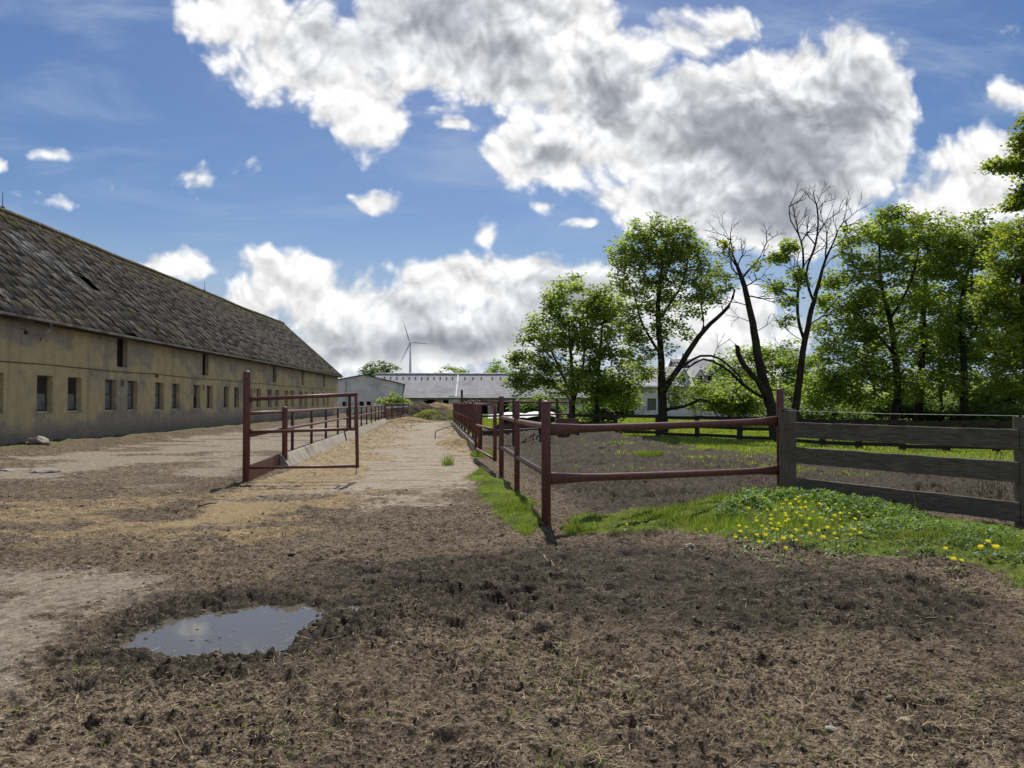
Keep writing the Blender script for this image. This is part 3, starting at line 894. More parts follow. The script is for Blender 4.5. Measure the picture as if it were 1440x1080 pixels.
def rail(mb, a, b, r, n=12, flat_a=False, flat_b=False, steps=10):
    """pipe rail whose ends may be hammered flat and tall"""
    a, b = Vector(a), Vector(b)
    ts = [0, 0.03, 0.07, 0.12, 0.2, 0.35, 0.5, 0.65, 0.8, 0.88, 0.93, 0.97, 1]
    sq = []
    for t in ts:
        k = 0
        if flat_a: k = max(k, 1 - t / 0.16)
        if flat_b: k = max(k, 1 - (1 - t) / 0.16)
        k = max(0, min(1, k)); k = k * k * (3 - 2 * k)
        sq.append((1 - 0.55 * k, 1 + 0.55 * k))
    sag = (b - a).length * 0.002
    pts = [a.lerp(b, t) - Vector((0, 0, sag * 4 * t * (1 - t))) for t in ts]
    mb.tube(pts, r, n, True, sq)
    return mb


def weld_posts(root, spots, r, mat, name='post', dome=True):
    """posts of equal thickness share one mesh per height"""
    base = root.location; cache = {}
    for (x, y, h) in spots:
        g = ghf(x, y)
        key = round(h, 2)
        loc = (x - base.x, y - base.y, g - base.z)
        if key in cache: link_copy(cache[key], root, loc)
        else: cache[key] = pipe_post(h, r, dome).build(name, mat, root, loc, True)


# right pipe fence: corner post, side along the lane, front side to the timber post
c0 = at(768, 738); c1 = at(727, 693); c2 = at(705, 668); tp = atd(1097, 566, 12.55); tp.z = 0
rf = thing('pipe_fence', 'rusty red pipe fence round the corner of the muddy paddock', 'fence', (c0.x, c0.y, 0))
B = Vector((c0.x, c0.y, 0))
weld_posts(rf, [(c0.x, c0.y, 1.63)], 0.062, M['red_pipe'])
weld_posts(rf, [(c2.x, c2.y, 1.77)], 0.056, M['red_pipe'])
weld_posts(rf, [(c1.x, c1.y, 1.65)], 0.050, M['red_pipe'])
weld_posts(rf, [(tp.x, tp.y, 1.80)], 0.062, M['red_pipe'])
for z0, z1 in ((1.29, 1.28), (0.67, 0.62)):
    rail(MB(), (c0.x - B.x, c0.y - B.y, z0), (c2.x - B.x, c2.y - B.y, z1), 0.040).build('rail', M['red_pipe'], rf, smooth=True)
rail(MB(), (0.03, 0.02, 1.245), (tp.x - B.x, tp.y - B.y, 1.295), 0.054, 14, True, True).build('rail', M['red_pipe'], rf, smooth=True)
rail(MB(), (0.03, 0.02, 0.60), (tp.x - B.x, tp.y - B.y, 0.47), 0.052, 14, True, True).build('rail', M['red_pipe'], rf, smooth=True)

# small gate beyond it
g0 = atd(696, 566, 17.3); g1 = atd(669, 566, 21.6)
sg = thing('pipe_gate', 'small rusty red pipe gate standing shut beside the lane', 'gate', (g0.x, g0.y, 0))
D = Vector((g1.x - g0.x, g1.y - g0.y, 0))
for t, zz in ((0, 0), (1, 0)):
    MB().tube([D * t + Vector((0, 0, 0.24)), D * t + Vector((0, 0, 1.58))], 0.045, 10).build('stile', M['red_pipe'], sg, smooth=True)
for z0 in (0.28, 0.96, 1.56):
    MB().tube([Vector((0, 0, z0)), D + Vector((0, 0, z0))], 0.032, 10).build('rail', M['red_pipe'], sg, smooth=True)

# feed barrier along the right of the lane
fb = thing('feed_barrier', 'rusty red feed barrier with close upright bars on a low kerb right of the lane', 'feed barrier', (LANE_R(23.5), 23.5, 0))
fb0 = Vector((LANE_R(23.5), 23.5, 0)); fbd = Vector((LANE_R(52) - LANE_R(23.5), 52 - 23.5, 0)); fl = fbd.length; fu = fbd.normalized()
first = None
for i in range(9):
    d = fl * i / 8; h = 1.66 if i != 4 else 2.25
    if first is None or i == 4:
        o = pipe_post(h, 0.055).build('post', M['red_pipe'] if i != 4 else M['dark_pipe'], fb, fu * d, True)
        if i == 4: o['label'] = 'taller black post'
        else: first = o
    else: link_copy(first, fb, fu * d)
for z0 in (1.55, 0.98, 0.5):
    MB().tube([Vector((0, 0, z0)), fbd + Vector((0, 0, z0))], 0.035, 8).build('rail', M['red_pipe'], fb, smooth=True)
bar = None
for i in range(58):
    d = 0.45 + i * (fl - 0.6) / 58
    if i % 7 == 6: continue
    if bar is None: bar = MB().tube([(0, 0, 0.49), (0, 0, 1.55)], 0.018, 6).build('bar', M['red_pipe'], fb, fu * d, True)
    else: link_copy(bar, fb, fu * d)
kb = MB(); kb.beam((-0.05, 0, 0.08), (-0.05 + fbd.x, fbd.y, 0.08), 0.22, 0.46, cham=0.02)
kb.build('kerb', M['concrete'], fb)

# cross fence of the paddock
cf0 = atd(676, 566, 26.0); cf1 = atd(802, 566, 31.0)
xf = thing('pipe_fence', 'dark rusty pipe fence crossing the back of the paddock beside the trough', 'fence', (cf0.x, cf0.y, 0))
cd = Vector((cf1.x - cf0.x, cf1.y - cf0.y, 0))
pst = None
for i, t in enumerate((0, 0.33, 0.62, 0.83, 1.0)):
    if pst is None: pst = pipe_post(1.78, 0.06).build('post', M['dark_pipe'], xf, cd * t, True)
    else: link_copy(pst, xf, cd * t)
for z0 in (1.62, 1.12, 0.58):
    MB().tube([Vector((0, 0, z0)), cd + Vector((0, 0, z0))], 0.035, 8).build('rail', M['dark_pipe'], xf, smooth=True)

# left: tall gate post with its gate swung across the lane edge
gp = at(345, 678); gp.x = LANE_L(gp.y) + 0.03
gt = thing('pipe_gate', 'tall rusty red pipe gate standing open across the straw covered lane edge', 'gate', (gp.x, gp.y, 0))
pipe_post(2.24, 0.072).build('hinge_post', M['red_pipe'], gt, (0, 0, 0), True)
ge = atd(503, 566, 15.25); E = Vector((ge.x - gp.x, ge.y - gp.y, 0))
Q = lambda t, z: E * t + Vector((0, 0, z))
MB().tube([Q(0.0, 1.665), Q(1, 1.765)], 0.040, 12).build('rail', M['red_pipe'], gt, smooth=True)
MB().tube([Q(0.0, 1.00), Q(1, 1.06)], 0.032, 12).build('rail', M['red_pipe'], gt, smooth=True)
MB().tube([Q(0.0, 0.285), Q(1, 0.30)], 0.030, 12).build('rail', M['red_pipe'], gt, smooth=True)
MB().tube([Q(1, 0.27), Q(0.985, 1.79)], 0.036, 12).build('stile', M['red_pipe'], gt, smooth=True)
MB().tube([Q(0.93, 1.07), Q(0.925, 1.74)], 0.030, 10).build('brace', M['dark_pipe'], gt, smooth=True)  # inner stile; its shadow is painted in by the darker pipe colour
MB().tube([Q(0.885, 1.03), Q(0.885, 0.96), Q(0.9, 0.82)], [0.015, 0.015, 0.01], 8).build('latch', M['dark_pipe'], gt, smooth=True)
MB().tube([Q(0.99, 0.27), Q(0.99, 0.12)], 0.007, 6).build('drop_bolt', M['dark_pipe'], gt, smooth=True)
MB().box((0.075, 0, 1.0), (0.06, 0.05, 0.12)).box((0.075, 0, 1.66), (0.06, 0.05, 0.12)).build('hinge', M['dark_pipe'], gt)
# steel skirt plate between the gate post and the kerb
k0 = Vector((LANE_L(18.7), 18.7, 0))
sk = MB(); sk.beam((0, 0.06, 0.16), (k0.x - gp.x, k0.y - gp.y, 0.16), 0.05, 0.34)
tag(sk.build('steel_kickboard', M['red_pipe'], None, (gp.x, gp.y, 0)), 'low red steel kickboard between the gate post and the concrete kerb', 'kickboard')

# concrete kerb and the pipe fence on it, left of the lane
kerb = thing('concrete_kerb', 'long pale concrete kerb edging the left of the lane', 'kerb', (k0.x, k0.y, 0))
ke = Vector((LANE_L(62) - k0.x, 62 - k0.y, 0))
# sloping lane face, level top
du = ke.normalized(); sx = Vector((du.y, -du.x, 0))
prof = [(0.30, -0.05), (0.07, 0.285), (0.05, 0.30), (-0.10, 0.30), (-0.12, 0.28), (-0.12, -0.05)]
mbk = MB(); NS = 40; vs = []; fs = []
for i in range(NS + 1):
    t = i / NS; j = 0.004 * (vnoise(i * 1.7, 3.3, 5) - 0.5)
    for (q, z) in prof: vs.append(ke * t + sx * (q + j) + Vector((0, 0, z + j)))
n = len(prof)
for i in range(NS):
    for q in range(n): fs.append((i * n + q, i * n + (q + 1) % n, (i + 1) * n + (q + 1) % n, (i + 1) * n + q))
fs.append(tuple(range(n))); fs.append(tuple(NS * n + q for q in range(n - 1, -1, -1)))
mbk.add(vs, fs); mbk.build('kerb_wall', M['concrete'], kerb)

lf = thing('pipe_fence', 'rusty red two rail pipe fence on the concrete kerb left of the lane', 'fence', (gp.x, gp.y, 0))
LB = Vector((gp.x, gp.y, 0))
lx = lambda y, off=-0.02: LANE_L(y) + off
pipe_post(1.50, 0.068).build('post', M['red_pipe'], lf, (lx(18.9, 0.1) - LB.x, 18.9 - LB.y, 0), True)
pt = None
for y in (20.6, 23.9, 27.2, 30.7, 34.2, 37.7, 41.2, 44.7, 48.2, 51.7, 55.2, 58.7, 61.6):
    loc = (lx(y) - LB.x, y - LB.y, 0.25)
    if pt is None:
        pt = MB().tube([(0, 0, 0), (0, 0, 1.13)], 0.042, 10).build('post', M['dark_pipe'], lf, loc, True)
    else: link_copy(pt, lf, loc)
for z0, y0 in ((1.37, gp.y), (0.92, gp.y)):
    a = Vector((lx(y0, 0.02) - LB.x, y0 - LB.y, z0)); b = Vector((lx(61.8) - LB.x, 61.8 - LB.y, z0))
    MB().tube([a.lerp(b, t / 14) + Vector((0, 0, 0.03 * (vnoise(t * 1.1, z0 * 9, 4) - 0.5))) for t in range(15)], 0.040, 10).build('rail', M['red_pipe'], lf, smooth=True)

# headlock feed barrier further on
hb0 = Vector((-7.75, 62.2, 0)); hb1 = Vector((-7.2, 76, 0))
hb = thing('headlock_barrier', 'red headlock feed barrier with white tipped bars at the far end of the left fence', 'feed barrier', hb0)
hd = hb1 - hb0
pp = None
for t in (0, 0.25, 0.5, 0.75, 1):
    if pp is None: pp = pipe_post(1.6, 0.06).build('post', M['red_pipe'], hb, hd * t, True)
    else: link_copy(pp, hb, hd * t)
for z0 in (1.45, 0.95, 0.4):
    MB().tube([Vector((0, 0, z0)), hd + Vector((0, 0, z0))], 0.04, 8).build('rail', M['red_pipe'], hb, smooth=True)
yk = None
for i in range(22):
    p = hd * ((i + 0.5) / 22)
    if yk is None:
        yk = MB().tube([(0, 0, 0.4), (0.0, 0.12, 0.95), (0, 0.0, 1.45)], 0.03, 6).build('bar', M['red_pipe'], hb, p, True)
        wt = MB().tube([(0, 0.0, 1.12), (0, 0.0, 1.26)], 0.045, 6).build('tip', M['white_paint'], yk, None, True)
    else:
        c = link_copy(yk, hb, p); w2 = wt.copy(); COL.objects.link(w2); w2.parent = c

# timber fence at right
tp0 = atd(1107, 566, 12.35); tp1 = atd(1440, 566, 9.55)
tw = thing('plank_fence', 'weathered grey plank fence with three wide boards behind the dandelions', 'fence', (tp0.x, tp0.y, 0))
TD = Vector((tp1.x - tp0.x, tp1.y - tp0.y, 0)); TU = TD.normalized(); TN = Vector((TU.y, -TU.x, 0))
def wood_post(h, w, seed):
    mb = MB(); r_ = random.Random(seed); vs = []; fs = []
    prof = [(-.5, -.42), (-.42, -.5), (.42, -.5), (.5, -.42), (.5, .42), (.42, .5), (-.42, .5), (-.5, .42)]
    lv = [-0.4, 0.0, h * .3, h * .6, h * .9, h - 0.01, h]
    for i, z in enumerate(lv):
        s = w * (1 + r_.uniform(-.04, .04)) * (0.93 if i == len(lv) - 1 else 1)
        ox, oy = r_.uniform(-.006, .006), r_.uniform(-.006, .006)
        for (a, b) in prof: vs.append((a * s + ox, b * s + oy, z + (0.0 if i < 5 else r_.uniform(-.008, .008))))
    for i in range(len(lv) - 1):
        for q in range(8): fs.append((i * 8 + q, i * 8 + (q + 1) % 8, (i + 1) * 8 + (q + 1) % 8, (i + 1) * 8 + q))
    fs.append(tuple((len(lv) - 1) * 8 + q for q in range(8)))
    return mb.add(vs, fs)
rz = math.atan2(TU.y, TU.x)
o = wood_post(1.50, 0.21, 3).build('post', M['post_wood'], tw); o.rotation_euler = (0, 0, rz)
o = wood_post(1.42, 0.20, 4).build('post', M['post_wood'], tw, TD + TN * 0.0); o.rotation_euler = (0, 0, rz)
o2 = link_copy(o, tw, TD * 1.95 + Vector((0, 0, 0.01)), rz)
def plank(a, b, w, h, seed, n=26):
    a, b = Vector(a), Vector(b); mb = MB(); d = (b - a).normalized(); s = Vector((d.y, -d.x, 0)); vs = []; fs = []
    for i in range(n + 1):
        t = i / n; p = a.lerp(b, t)
        j1 = 0.010 * (vnoise(i * 0.9, seed * 7.7, 3) - .5); j2 = 0.012 * (vnoise(i * 0.8, seed * 3.1, 4) - .5); jb = 0.02 * (vnoise(i * 0.2, seed * 5.1, 6) - .5)
        for q, z in ((-w / 2, -h / 2 + j1), (w / 2, -h / 2 + j1), (w / 2, h / 2 + j2 - .006), (w / 2 - .006, h / 2 + j2), (-w / 2 + .006, h / 2 + j2), (-w / 2, h / 2 + j2 - .006)):
            vs.append(p + s * (q + jb) + Vector((0, 0, z)))
    for i in range(n):
        for q in range(6): fs.append((i * 6 + q, i * 6 + (q + 1) % 6, (i + 1) * 6 + (q + 1) % 6, (i + 1) * 6 + q))
    fs.append(tuple(range(5, -1, -1))); fs.append(tuple(n * 6 + q for q in range(6)))
    return mb.add(vs, fs)
for i, (zt0, zt1, hh) in enumerate(((1.285, 1.255, 0.25), (0.885, 0.845, 0.26), (0.395, 0.335, 0.25))):
    for s0, s1 in ((0.03, 1.0), (1.0, 1.95)):
        dz = (zt1 - zt0)
        plank(TD * s0 - TN * 0.11 * 0 + TN * 0.125 + Vector((0, 0, zt0 + dz * s0 - hh / 2)), TD * s1 - TU * 0.01 + TN * 0.125 + Vector((0, 0, zt0 + dz * s1 - hh / 2)), 0.045, hh, i * 2 + s0 + 1).build('plank', M['grey_wood'], tw)
wr = thing('fence_wire', 'thin electric fence wire strung above the grey planks', 'wire', (tp0.x, tp0.y, 0))
MB().tube([Vector((0, 0, 1.47)) + TN * .11, TD * .5 + Vector((0, 0, 1.435)) + TN * .11, TD + Vector((0, 0, 1.43)) + TN * .11, TD * 1.95 + Vector((0, 0, 1.43)) + TN * .11], 0.004, 6).build('wire_strand', M['wire'], wr, smooth=True)
for t, z in ((0.0, 1.47), (1.0, 1.43)):
    MB().tube([TD * t + TN * 0.095 + Vector((0, 0, z)), TD * t + TN * 0.135 + Vector((0, 0, z))], 0.014, 8).build('insulator', M['dark_open'], wr, smooth=True)

# low dark rail fence at the back of the paddock
rear = [(800, 41), (865, 37), (925, 35.2), (980, 33.4), (1040, 31.3), (1092, 29.4), (1156, 27.2), (1207, 26.0), (1268, 25.0), (1330, 24.4), (1400, 24), (1475, 23.8), (1560, 23.6)]
rp = [Vector((*gxy(px, d), 0)) for px, d in rear]
rr_ = thing('rail_fence', 'low dark timber rail fence between paddock mud and pasture', 'fence', rp[0])
bp = None
for i, p in enumerate(rp):
    loc = p - rp[0] + Vector((0, 0, ghf(p.x, p.y)))
    if bp is None: bp = MB().box((0, 0, 0.40), (0.17, 0.17, 1.25)).build('post', M['dark_wood'], rr_, loc)
    else: link_copy(bp, rr_, loc, 0.3 * (i % 3))
for z0 in (0.90, 0.50, 0.14):
    mb = MB()
    for i in range(len(rp) - 1):
        a = rp[i] - rp[0]; b = rp[i + 1] - rp[0]
        off = Vector((0.03, -0.105, 0))
        mbp = MB().beam(a + off + Vector((0, 0, z0 + 0.03 * (i % 2))), b + off - (b - a).normalized() * 0.012 + Vector((0, 0, z0 + 0.025 * ((i + 1) % 3))), 0.04, 0.15 if z0 > .8 else 0.13)
        mbp.build('rail', M['dark_wood'], rr_)

# ------------------------------------------------------------------ the long barn
def plaster():
    m, nt = new_mat('barn_plaster'); k = NT(nt)
    P = k.wpos(); s = k.sep(P)
    big = k.noise(k.scale_vec(P, (1, 0.55, 0.8)), 0.55, 6, 0.62); mid = k.noise(P, 2.2, 5, 0.65); fine = k.noise(P, 30, 4, 0.7)
    ochre = k.mix(k.ss(mid, 0.3, 0.7), (0.64, 0.52, 0.275), (0.51, 0.42, 0.24))
    grey = k.mix(k.ss(mid, 0.35, 0.7), (0.42, 0.365, 0.28), (0.31, 0.27, 0.215))
    # ochre paint survives best in the band of the windows; weathered above and below
    zf = k.math('MULTIPLY', k.ss(s[2], 0.7, 1.5), k.ss(s[2], 4.3, 2.8, 0.05, 1.0))
    f = k.ss(k.math('ADD', k.math('MULTIPLY', zf, 0.55), k.math('MULTIPLY', k.math('SUBTRACT', big, 0.5), 3.0)), 0.12, 0.52)
    col = k.mix(f, grey, ochre)
    streak = k.ss(k.noise(k.scale_vec(P, (1, 1.6, 0.14)), 1.3, 5, 0.6), 0.52, 0.70, 0, 0.32)
    col = k.mix(streak, col, (0.19, 0.165, 0.13))
    low = k.ss(k.math('ADD', s[2], k.math('MULTIPLY', k.math('SUBTRACT', mid, 0.5), 0.8)), 0.95, 0.25, 0, 0.75)
    col = k.mix(low, col, (0.23, 0.205, 0.17))
    col = k.mix(1.0, col, k.ss(fine, 0.3, 0.7, 0.55, 1.3), 'MULTIPLY')
    b = k.bump(k.math('ADD', fine, k.math('MULTIPLY', mid, 0.8)), 1.0, 0.03)
    k.out(k.principled(col, 0.95, 0, 0.12, b))
    return m


def roof_sheet(name, c1, c2, moss=True):
    m, nt = new_mat(name); k = NT(nt)
    P = k.wpos(); isl = k.island(); s = k.sep(P)
    mid = k.noise(P, 1.6, 5, 0.65); fine = k.noise(P, 14, 4, 0.7)
    col = k.mix(k.ss(isl, 0, 1, 0.35, 0.65), c1, c2)
    vo = nt.nodes.new('ShaderNodeTexVoronoi'); vo.inputs['Scale'].default_value = 1.0; vo.inputs['Randomness'].default_value = 0.85
    k.put(vo.inputs['Vector'], k.scale_vec(P, (0.001, 7.2, 3.0)))
    seg = k.sep(vo.outputs['Color'])
    col = k.mix(1.0, col, k.ss(seg[0], 0, 1, 0.45, 1.5), 'MULTIPLY')
    col = k.mix(k.ss(seg[1], 0.86, 0.93, 0, 0.75), col, (0.26, 0.24, 0.21))
    col = k.mix(k.ss(k.noise(k.scale_vec(P, (0.6, 5.2, 0.6)), 1.9, 4, 0.7), 0.55, 0.66, 0, 0.55), col, (0.24, 0.22, 0.19))
    col = k.mix(k.ss(k.noise(k.scale_vec(P, (0.8, 5.5, 0.8)), 1.5, 4, 0.7), 0.53, 0.64, 0, 0.75), col, (0.030, 0.027, 0.025))
    if moss:
        mo = k.math('ADD', mid, k.math('ADD', k.ss(s[2], 8.4, 9.9, 0, 0.13), k.ss(s[2], 6.0, 4.7, 0, 0.06)))
        mo = k.math('ADD', mo, k.math('MULTIPLY', k.math('SUBTRACT', fine, 0.5), 0.5))
        col = k.mix(k.ss(mo, 0.57, 0.69, 0, 0.8), col, k.mix(isl, (0.125, 0.100, 0.026), (0.17, 0.135, 0.035)))
    col = k.mix(1.0, col, k.ss(fine, 0.3, 0.7, 0.65, 1.3), 'MULTIPLY')
    k.out(k.principled(col, 0.92, 0, 0.15, k.bump(fine, 0.7, 0.02)))
    return m


M['plaster'] = plaster()
M['roof_old'] = roof_sheet('roof_old', (0.062, 0.055, 0.047), (0.112, 0.099, 0.084))
M['roof_new'] = roof_sheet('roof_new', (0.19, 0.18, 0.165), (0.24, 0.225, 0.205), False)


def wall_with_openings(mb, y0, y1, z0, z1, rects, depth, X=0.0, sgn=-1, axis='y'):
    """wall face in the plane x = X with real openings and reveals going back by depth"""
    ys = sorted({y0, y1, *[r_[0] for r_ in rects], *[r_[1] for r_ in rects]})
    zs = sorted({z0, z1, *[r_[2] for r_ in rects], *[r_[3] for r_ in rects]})
    def pt(x, y, z): return (x, y, z) if axis == 'y' else (y, x, z)
    def quad(a, b, c, d, flip=False):
        q = [a, b, c, d]
        if flip: q = q[::-1]
        mb.add(q, [(0, 1, 2, 3)])
    fl_ = (axis == 'x')
    for i in range(len(ys) - 1):
        for j in range(len(zs) - 1):
            cy, cz = (ys[i] + ys[i + 1]) / 2, (zs[j] + zs[j + 1]) / 2
            if any(r_[0] < cy < r_[1] and r_[2] < cz < r_[3] for r_ in rects): continue
            quad(pt(X, ys[i], zs[j]), pt(X, ys[i + 1], zs[j]), pt(X, ys[i + 1], zs[j + 1]), pt(X, ys[i], zs[j + 1]), fl_)
    B_ = X + sgn * depth
    for (a, b, c, d) in rects:
        quad(pt(X, a, c), pt(B_, a, c), pt(B_, a, d), pt(X, a, d), fl_)
        quad(pt(X, b, c), pt(X, b, d), pt(B_, b, d), pt(B_, b, c), fl_)
        quad(pt(X, a, c), pt(X, b, c), pt(B_, b, c), pt(B_, a, c), fl_)
        quad(pt(X, a, d), pt(B_, a, d), pt(B_, b, d), pt(X, b, d), fl_)


def build_barn():
    Y0, Y1 = 7.0, 82.2
    ZE, ZR, HW = 4.75, 10.15, 6.0
    bx = BARN_X
    barn = thing('barn', 'long ochre plastered barn with a huge mossy corrugated roof', 'barn', (bx, Y0, 0))
    yy = lambda d: (d + 0.674) / 0.999 - Y0
    L = Y1 - Y0
    wins = []
    for kx in range(-4, 11):
        for off in (0, 1.95):
            y = yy(26.5 + 4.75 * kx + off)
            if 0.8 < y < L - 0.8: wins.append((y - 0.49, y + 0.49, 1.28, 2.56))
    hat = [(yy(d) - 0.47, yy(d) + 0.47, 3.13, 4.38) for d in (12.6, 22.4, 32.2, 42.0, 56.2, 65.2, 74.2)]
    vents = [(yy(d) - 0.16, yy(d) + 0.16, 2.28, 2.58) for d in (32.25, 41.75, 51.25, 61)]
    mb = MB()
    wall_with_openings(mb, 0, L, -0.4, ZE, wins + hat + vents, 0.30)
    # gables and far side
    for y, fl_ in ((0, 1), (L, 0)):
        q = [(0, y, -0.4), (-2 * HW, y, -0.4), (-2 * HW, y, ZE), (-HW, y, ZR - 0.1), (0, y, ZE)]
        mb.add(q if fl_ == 0 else q[::-1], [(0, 1, 2, 3, 4)])
    mb.add([(-2 * HW, 0, -0.4), (-2 * HW, L, -0.4), (-2 * HW, L, ZE), (-2 * HW, 0, ZE)], [(3, 2, 1, 0)])
    mb.build('wall', M['plaster'], barn)
    # plinth and the thin ledge line
    mb = MB()
    mb.box((0.02, L / 2, 0.10), (0.07, L - 0.02, 0.9)); mb.build('plinth', M['plaster'], barn)
    mb = MB(); mb.tube([(0.02, i * L / 40, 2.93 + 0.02 * math.sin(i * 1.3)) for i in range(41)], 0.014, 5)
    mb.build('cable', M['dark_pipe'], barn)
    # windows: shared meshes
    fr = MB()
    for (y, z, sy, sz) in ((-0.45, 0, 0.08, 1.28), (0.45, 0, 0.08, 1.28), (0, -0.60, 0.82, 0.08), (0, 0.60, 0.82, 0.08), (0, 0.02, 0.82, 0.06)):
        fr.box((0, y, z), (0.07, sy, sz))
    pn = MB().box((-0.015, 0, 0), (0.02, 0.82, 1.12))
    sl = MB().box((0.13, 0, -0.66), (0.30, 1.02, 0.05))
    w0 = None; r_ = random.Random(4)
    for (a, b, c, d) in wins:
        loc = (-0.235, (a + b) / 2, (c + d) / 2)
        if w0 is None:
            w0 = fr.build('window', M['frame_wood'], barn, loc); p0 = pn.build('pane', M['glass'], w0); s0 = sl.build('sill', M['old_wall'], w0)
            bd = MB().box((0.030, 0, -0.29), (0.03, 0.80, 0.54)).mesh('board', M['dark_wood'])
        else:
            w = link_copy(w0, barn, loc)
            for q in (p0, s0):
                c_ = q.copy(); COL.objects.link(c_); c_.parent = w
            if r_.random() < 0.5:
                b_ = bpy.data.objects.new('board', bd); COL.objects.link(b_); b_.parent = w
                if r_.random() < 0.3: b_.location = (0, 0, 0.58)
    h0 = None
    for (a, b, c, d) in hat:
        loc = (-0.27, (a + b) / 2, (c + d) / 2)
        if h0 is None:
            h0 = MB().box((0, 0, 0), (0.03, 0.92, 1.23)).build('loft_hatch', M['dark_open'], barn, loc)
            l0 = MB()
            for q in (-0.42, 0.42): l0.box((0.05, q, 0), (0.06, 0.07, 1.22))
            l0.box((0.05, 0.1, 0), (0.05, 0.05, 1.22))
            l0 = l0.build('hatch_frame', M['dark_wood'], h0)
        else:
            h = link_copy(h0, barn, loc); q = l0.copy(); COL.objects.link(q); q.parent = h
    v0 = None
    for (a, b, c, d) in vents:
        loc = (-0.2, (a + b) / 2, (c + d) / 2)
        if v0 is None: v0 = MB().box((0, 0, 0), (0.03, 0.30, 0.28)).build('vent', M['dark_open'], barn, loc)
        else: link_copy(v0, barn, loc)
    # corrugated roof, sheet by sheet
    ex, ez = 0.40, ZE - 0.30           # eaves edge (local)
    rx, rz_ = -HW, ZR
    sl_v = Vector((rx - ex, 0, rz_ - ez)); SL = sl_v.length; su = sl_v.normalized(); sn = Vector((-su.z, 0, su.x)) * -1
    if sn.z < 0: sn = -sn
    rows = 13; cw = 0.92; ncol = int((L + 0.6) / cw); rl = SL / rows
    rng = np.random.default_rng(3)
    Vs = []; Fs = []; mats = []; off = 0
    nw = 5 * 5 + 1
    t = np.linspace(0, 1, nw); shift = rng.uniform(-0.22, 0.22, ncol)
    for c in range(ncol):
        y0 = -0.3 + c * cw
        for r in range(rows):
            s0, s1 = r * rl - 0.06, (r + 1) * rl + 0.02
            mid = (r + .5) / rows; yw = Y0 + y0 + .46
            if abs(yw - 35.0) < 0.5 and abs(mid - 0.46) < 0.05: continue            # missing sheet
            pale = (0.40 < mid < 0.80) and abs(yw - (34.6 - 6.0 * (mid - 0.42)) + 0.2) < 1.0
            k1, k2, k3, k4 = rng.normal(0, 0.007, 4)
            drop = rng.normal(0, 0.05) + shift[c]
            if rng.random() < 0.05: k1 += 0.03; drop -= 0.04
            yy_ = y0 + t * cw * 1.02 + rng.normal(0, 0.008)
            wave = 0.034 * np.cos(t * 5 * 2 * math.pi) + 0.22 * (vnoise((y0 + t * cw) * 0.13, 4.4, 12) - 0.5) * math.sin(math.pi * (0.15 + 0.85 * min(1, mid)) * 0.75)
            lift0 = 0.009 + k1 * 0.8 + (k2 - k1) * t; lift1 = 0.004 + (k3 + (k4 - k3) * t) * .5
            rag = rng.normal(0, 0.035, nw)
            def row(s, lift, thick=0.0):
                hh = wave + lift - thick
                return np.stack([ex + su.x * s + sn.x * hh, yy_, ez + su.z * s + sn.z * hh], 1)
            hi_s = min(s1 - shift[c], SL - 0.01) if r == rows - 1 and shift[c] < 0 else s1 - shift[c]
            lo = row(np.maximum(s0 - drop + rag, -0.08), lift0); hi = row(np.full(nw, hi_s), lift1); lip = row(np.maximum(s0 - drop + rag, -0.08), lift0, 0.012)
            V = np.concatenate([lip, lo, hi]); Vs.append(V)
            i = np.arange(nw - 1)
            F = np.concatenate([np.stack([i, i + 1, nw + i + 1, nw + i], 1), np.stack([nw + i, nw + i + 1, 2 * nw + i + 1, 2 * nw + i], 1)])
            Fs.append(F + off); off += len(V); mats += [1 if pale else 0] * len(F)
    # mirrored far slope, plain
    o = np_mesh('roof', np.concatenate(Vs), np.concatenate(Fs), [M['roof_old'], M['roof_new']], barn)
    o.data.polygons.foreach_set('material_index', mats)
    mb = MB()
    mb.add([(rx, -0.3, rz_), (rx, L + 0.3, rz_), (-2 * HW - 0.4, L + 0.3, ez), (-2 * HW - 0.4, -0.3, ez)], [(0, 1, 2, 3)])
    u = sn * -0.09
    mb.add([Vector((ex, -0.28, ez)) + u, Vector((ex, L + .28, ez)) + u, Vector((rx, L + .28, rz_)) + u, Vector((rx, -0.28, rz_)) + u], [(0, 1, 2, 3)])
    mb.build('roof_deck', M['dark_wood'], barn)
    mb = MB(); n = 90
    mb.tube([(rx, -0.3 + i * (L + .6) / n, rz_ + 0.05 + 0.22 * 0.71 * (vnoise((-0.3 + i * (L + .6) / n) * 0.13, 4.4, 12) - .5) + 0.03 * (vnoise(i * .9, 2.2, 8) - .5)) for i in range(n + 1)], 0.14, 8)
    mb.build('ridge_cap', M['roof_old'], barn)
    mb = MB(); mb.beam((ex - 0.02, L + 0.31, ez - 0.02), (rx, L + 0.31, rz_ - 0.02), 0.05, 0.22, up=(0, 0, 1)); mb.build('verge_board', M['dark_wood'], barn)
    # gutter, half round
    mb = MB(); vs = []; fs = []; n = 60
    for i in range(n + 1):
        for q in range(7):
            a = math.pi + math.pi * q / 6
            vs.append((ex + 0.06 + 0.085 * math.cos(a), -0.3 + i * (L + 0.6) / n, ez + 0.0 + 0.085 * math.sin(a) + 0.035 * (vnoise(i * .4, 1.2, 6) - .5)))
    for i in range(n):
        for q in range(6): fs.append((i * 7 + q, i * 7 + q + 1, (i + 1) * 7 + q + 1, (i + 1) * 7 + q))
    mb.add(vs, fs); mb.build('gutter', M['zinc'], barn)
    MB().beam((ex - 0.05, -0.28, ez - 0.10), (ex - 0.05, L + .28, ez - 0.10), 0.03, 0.16).build('fascia', M['dark_wood'], barn)
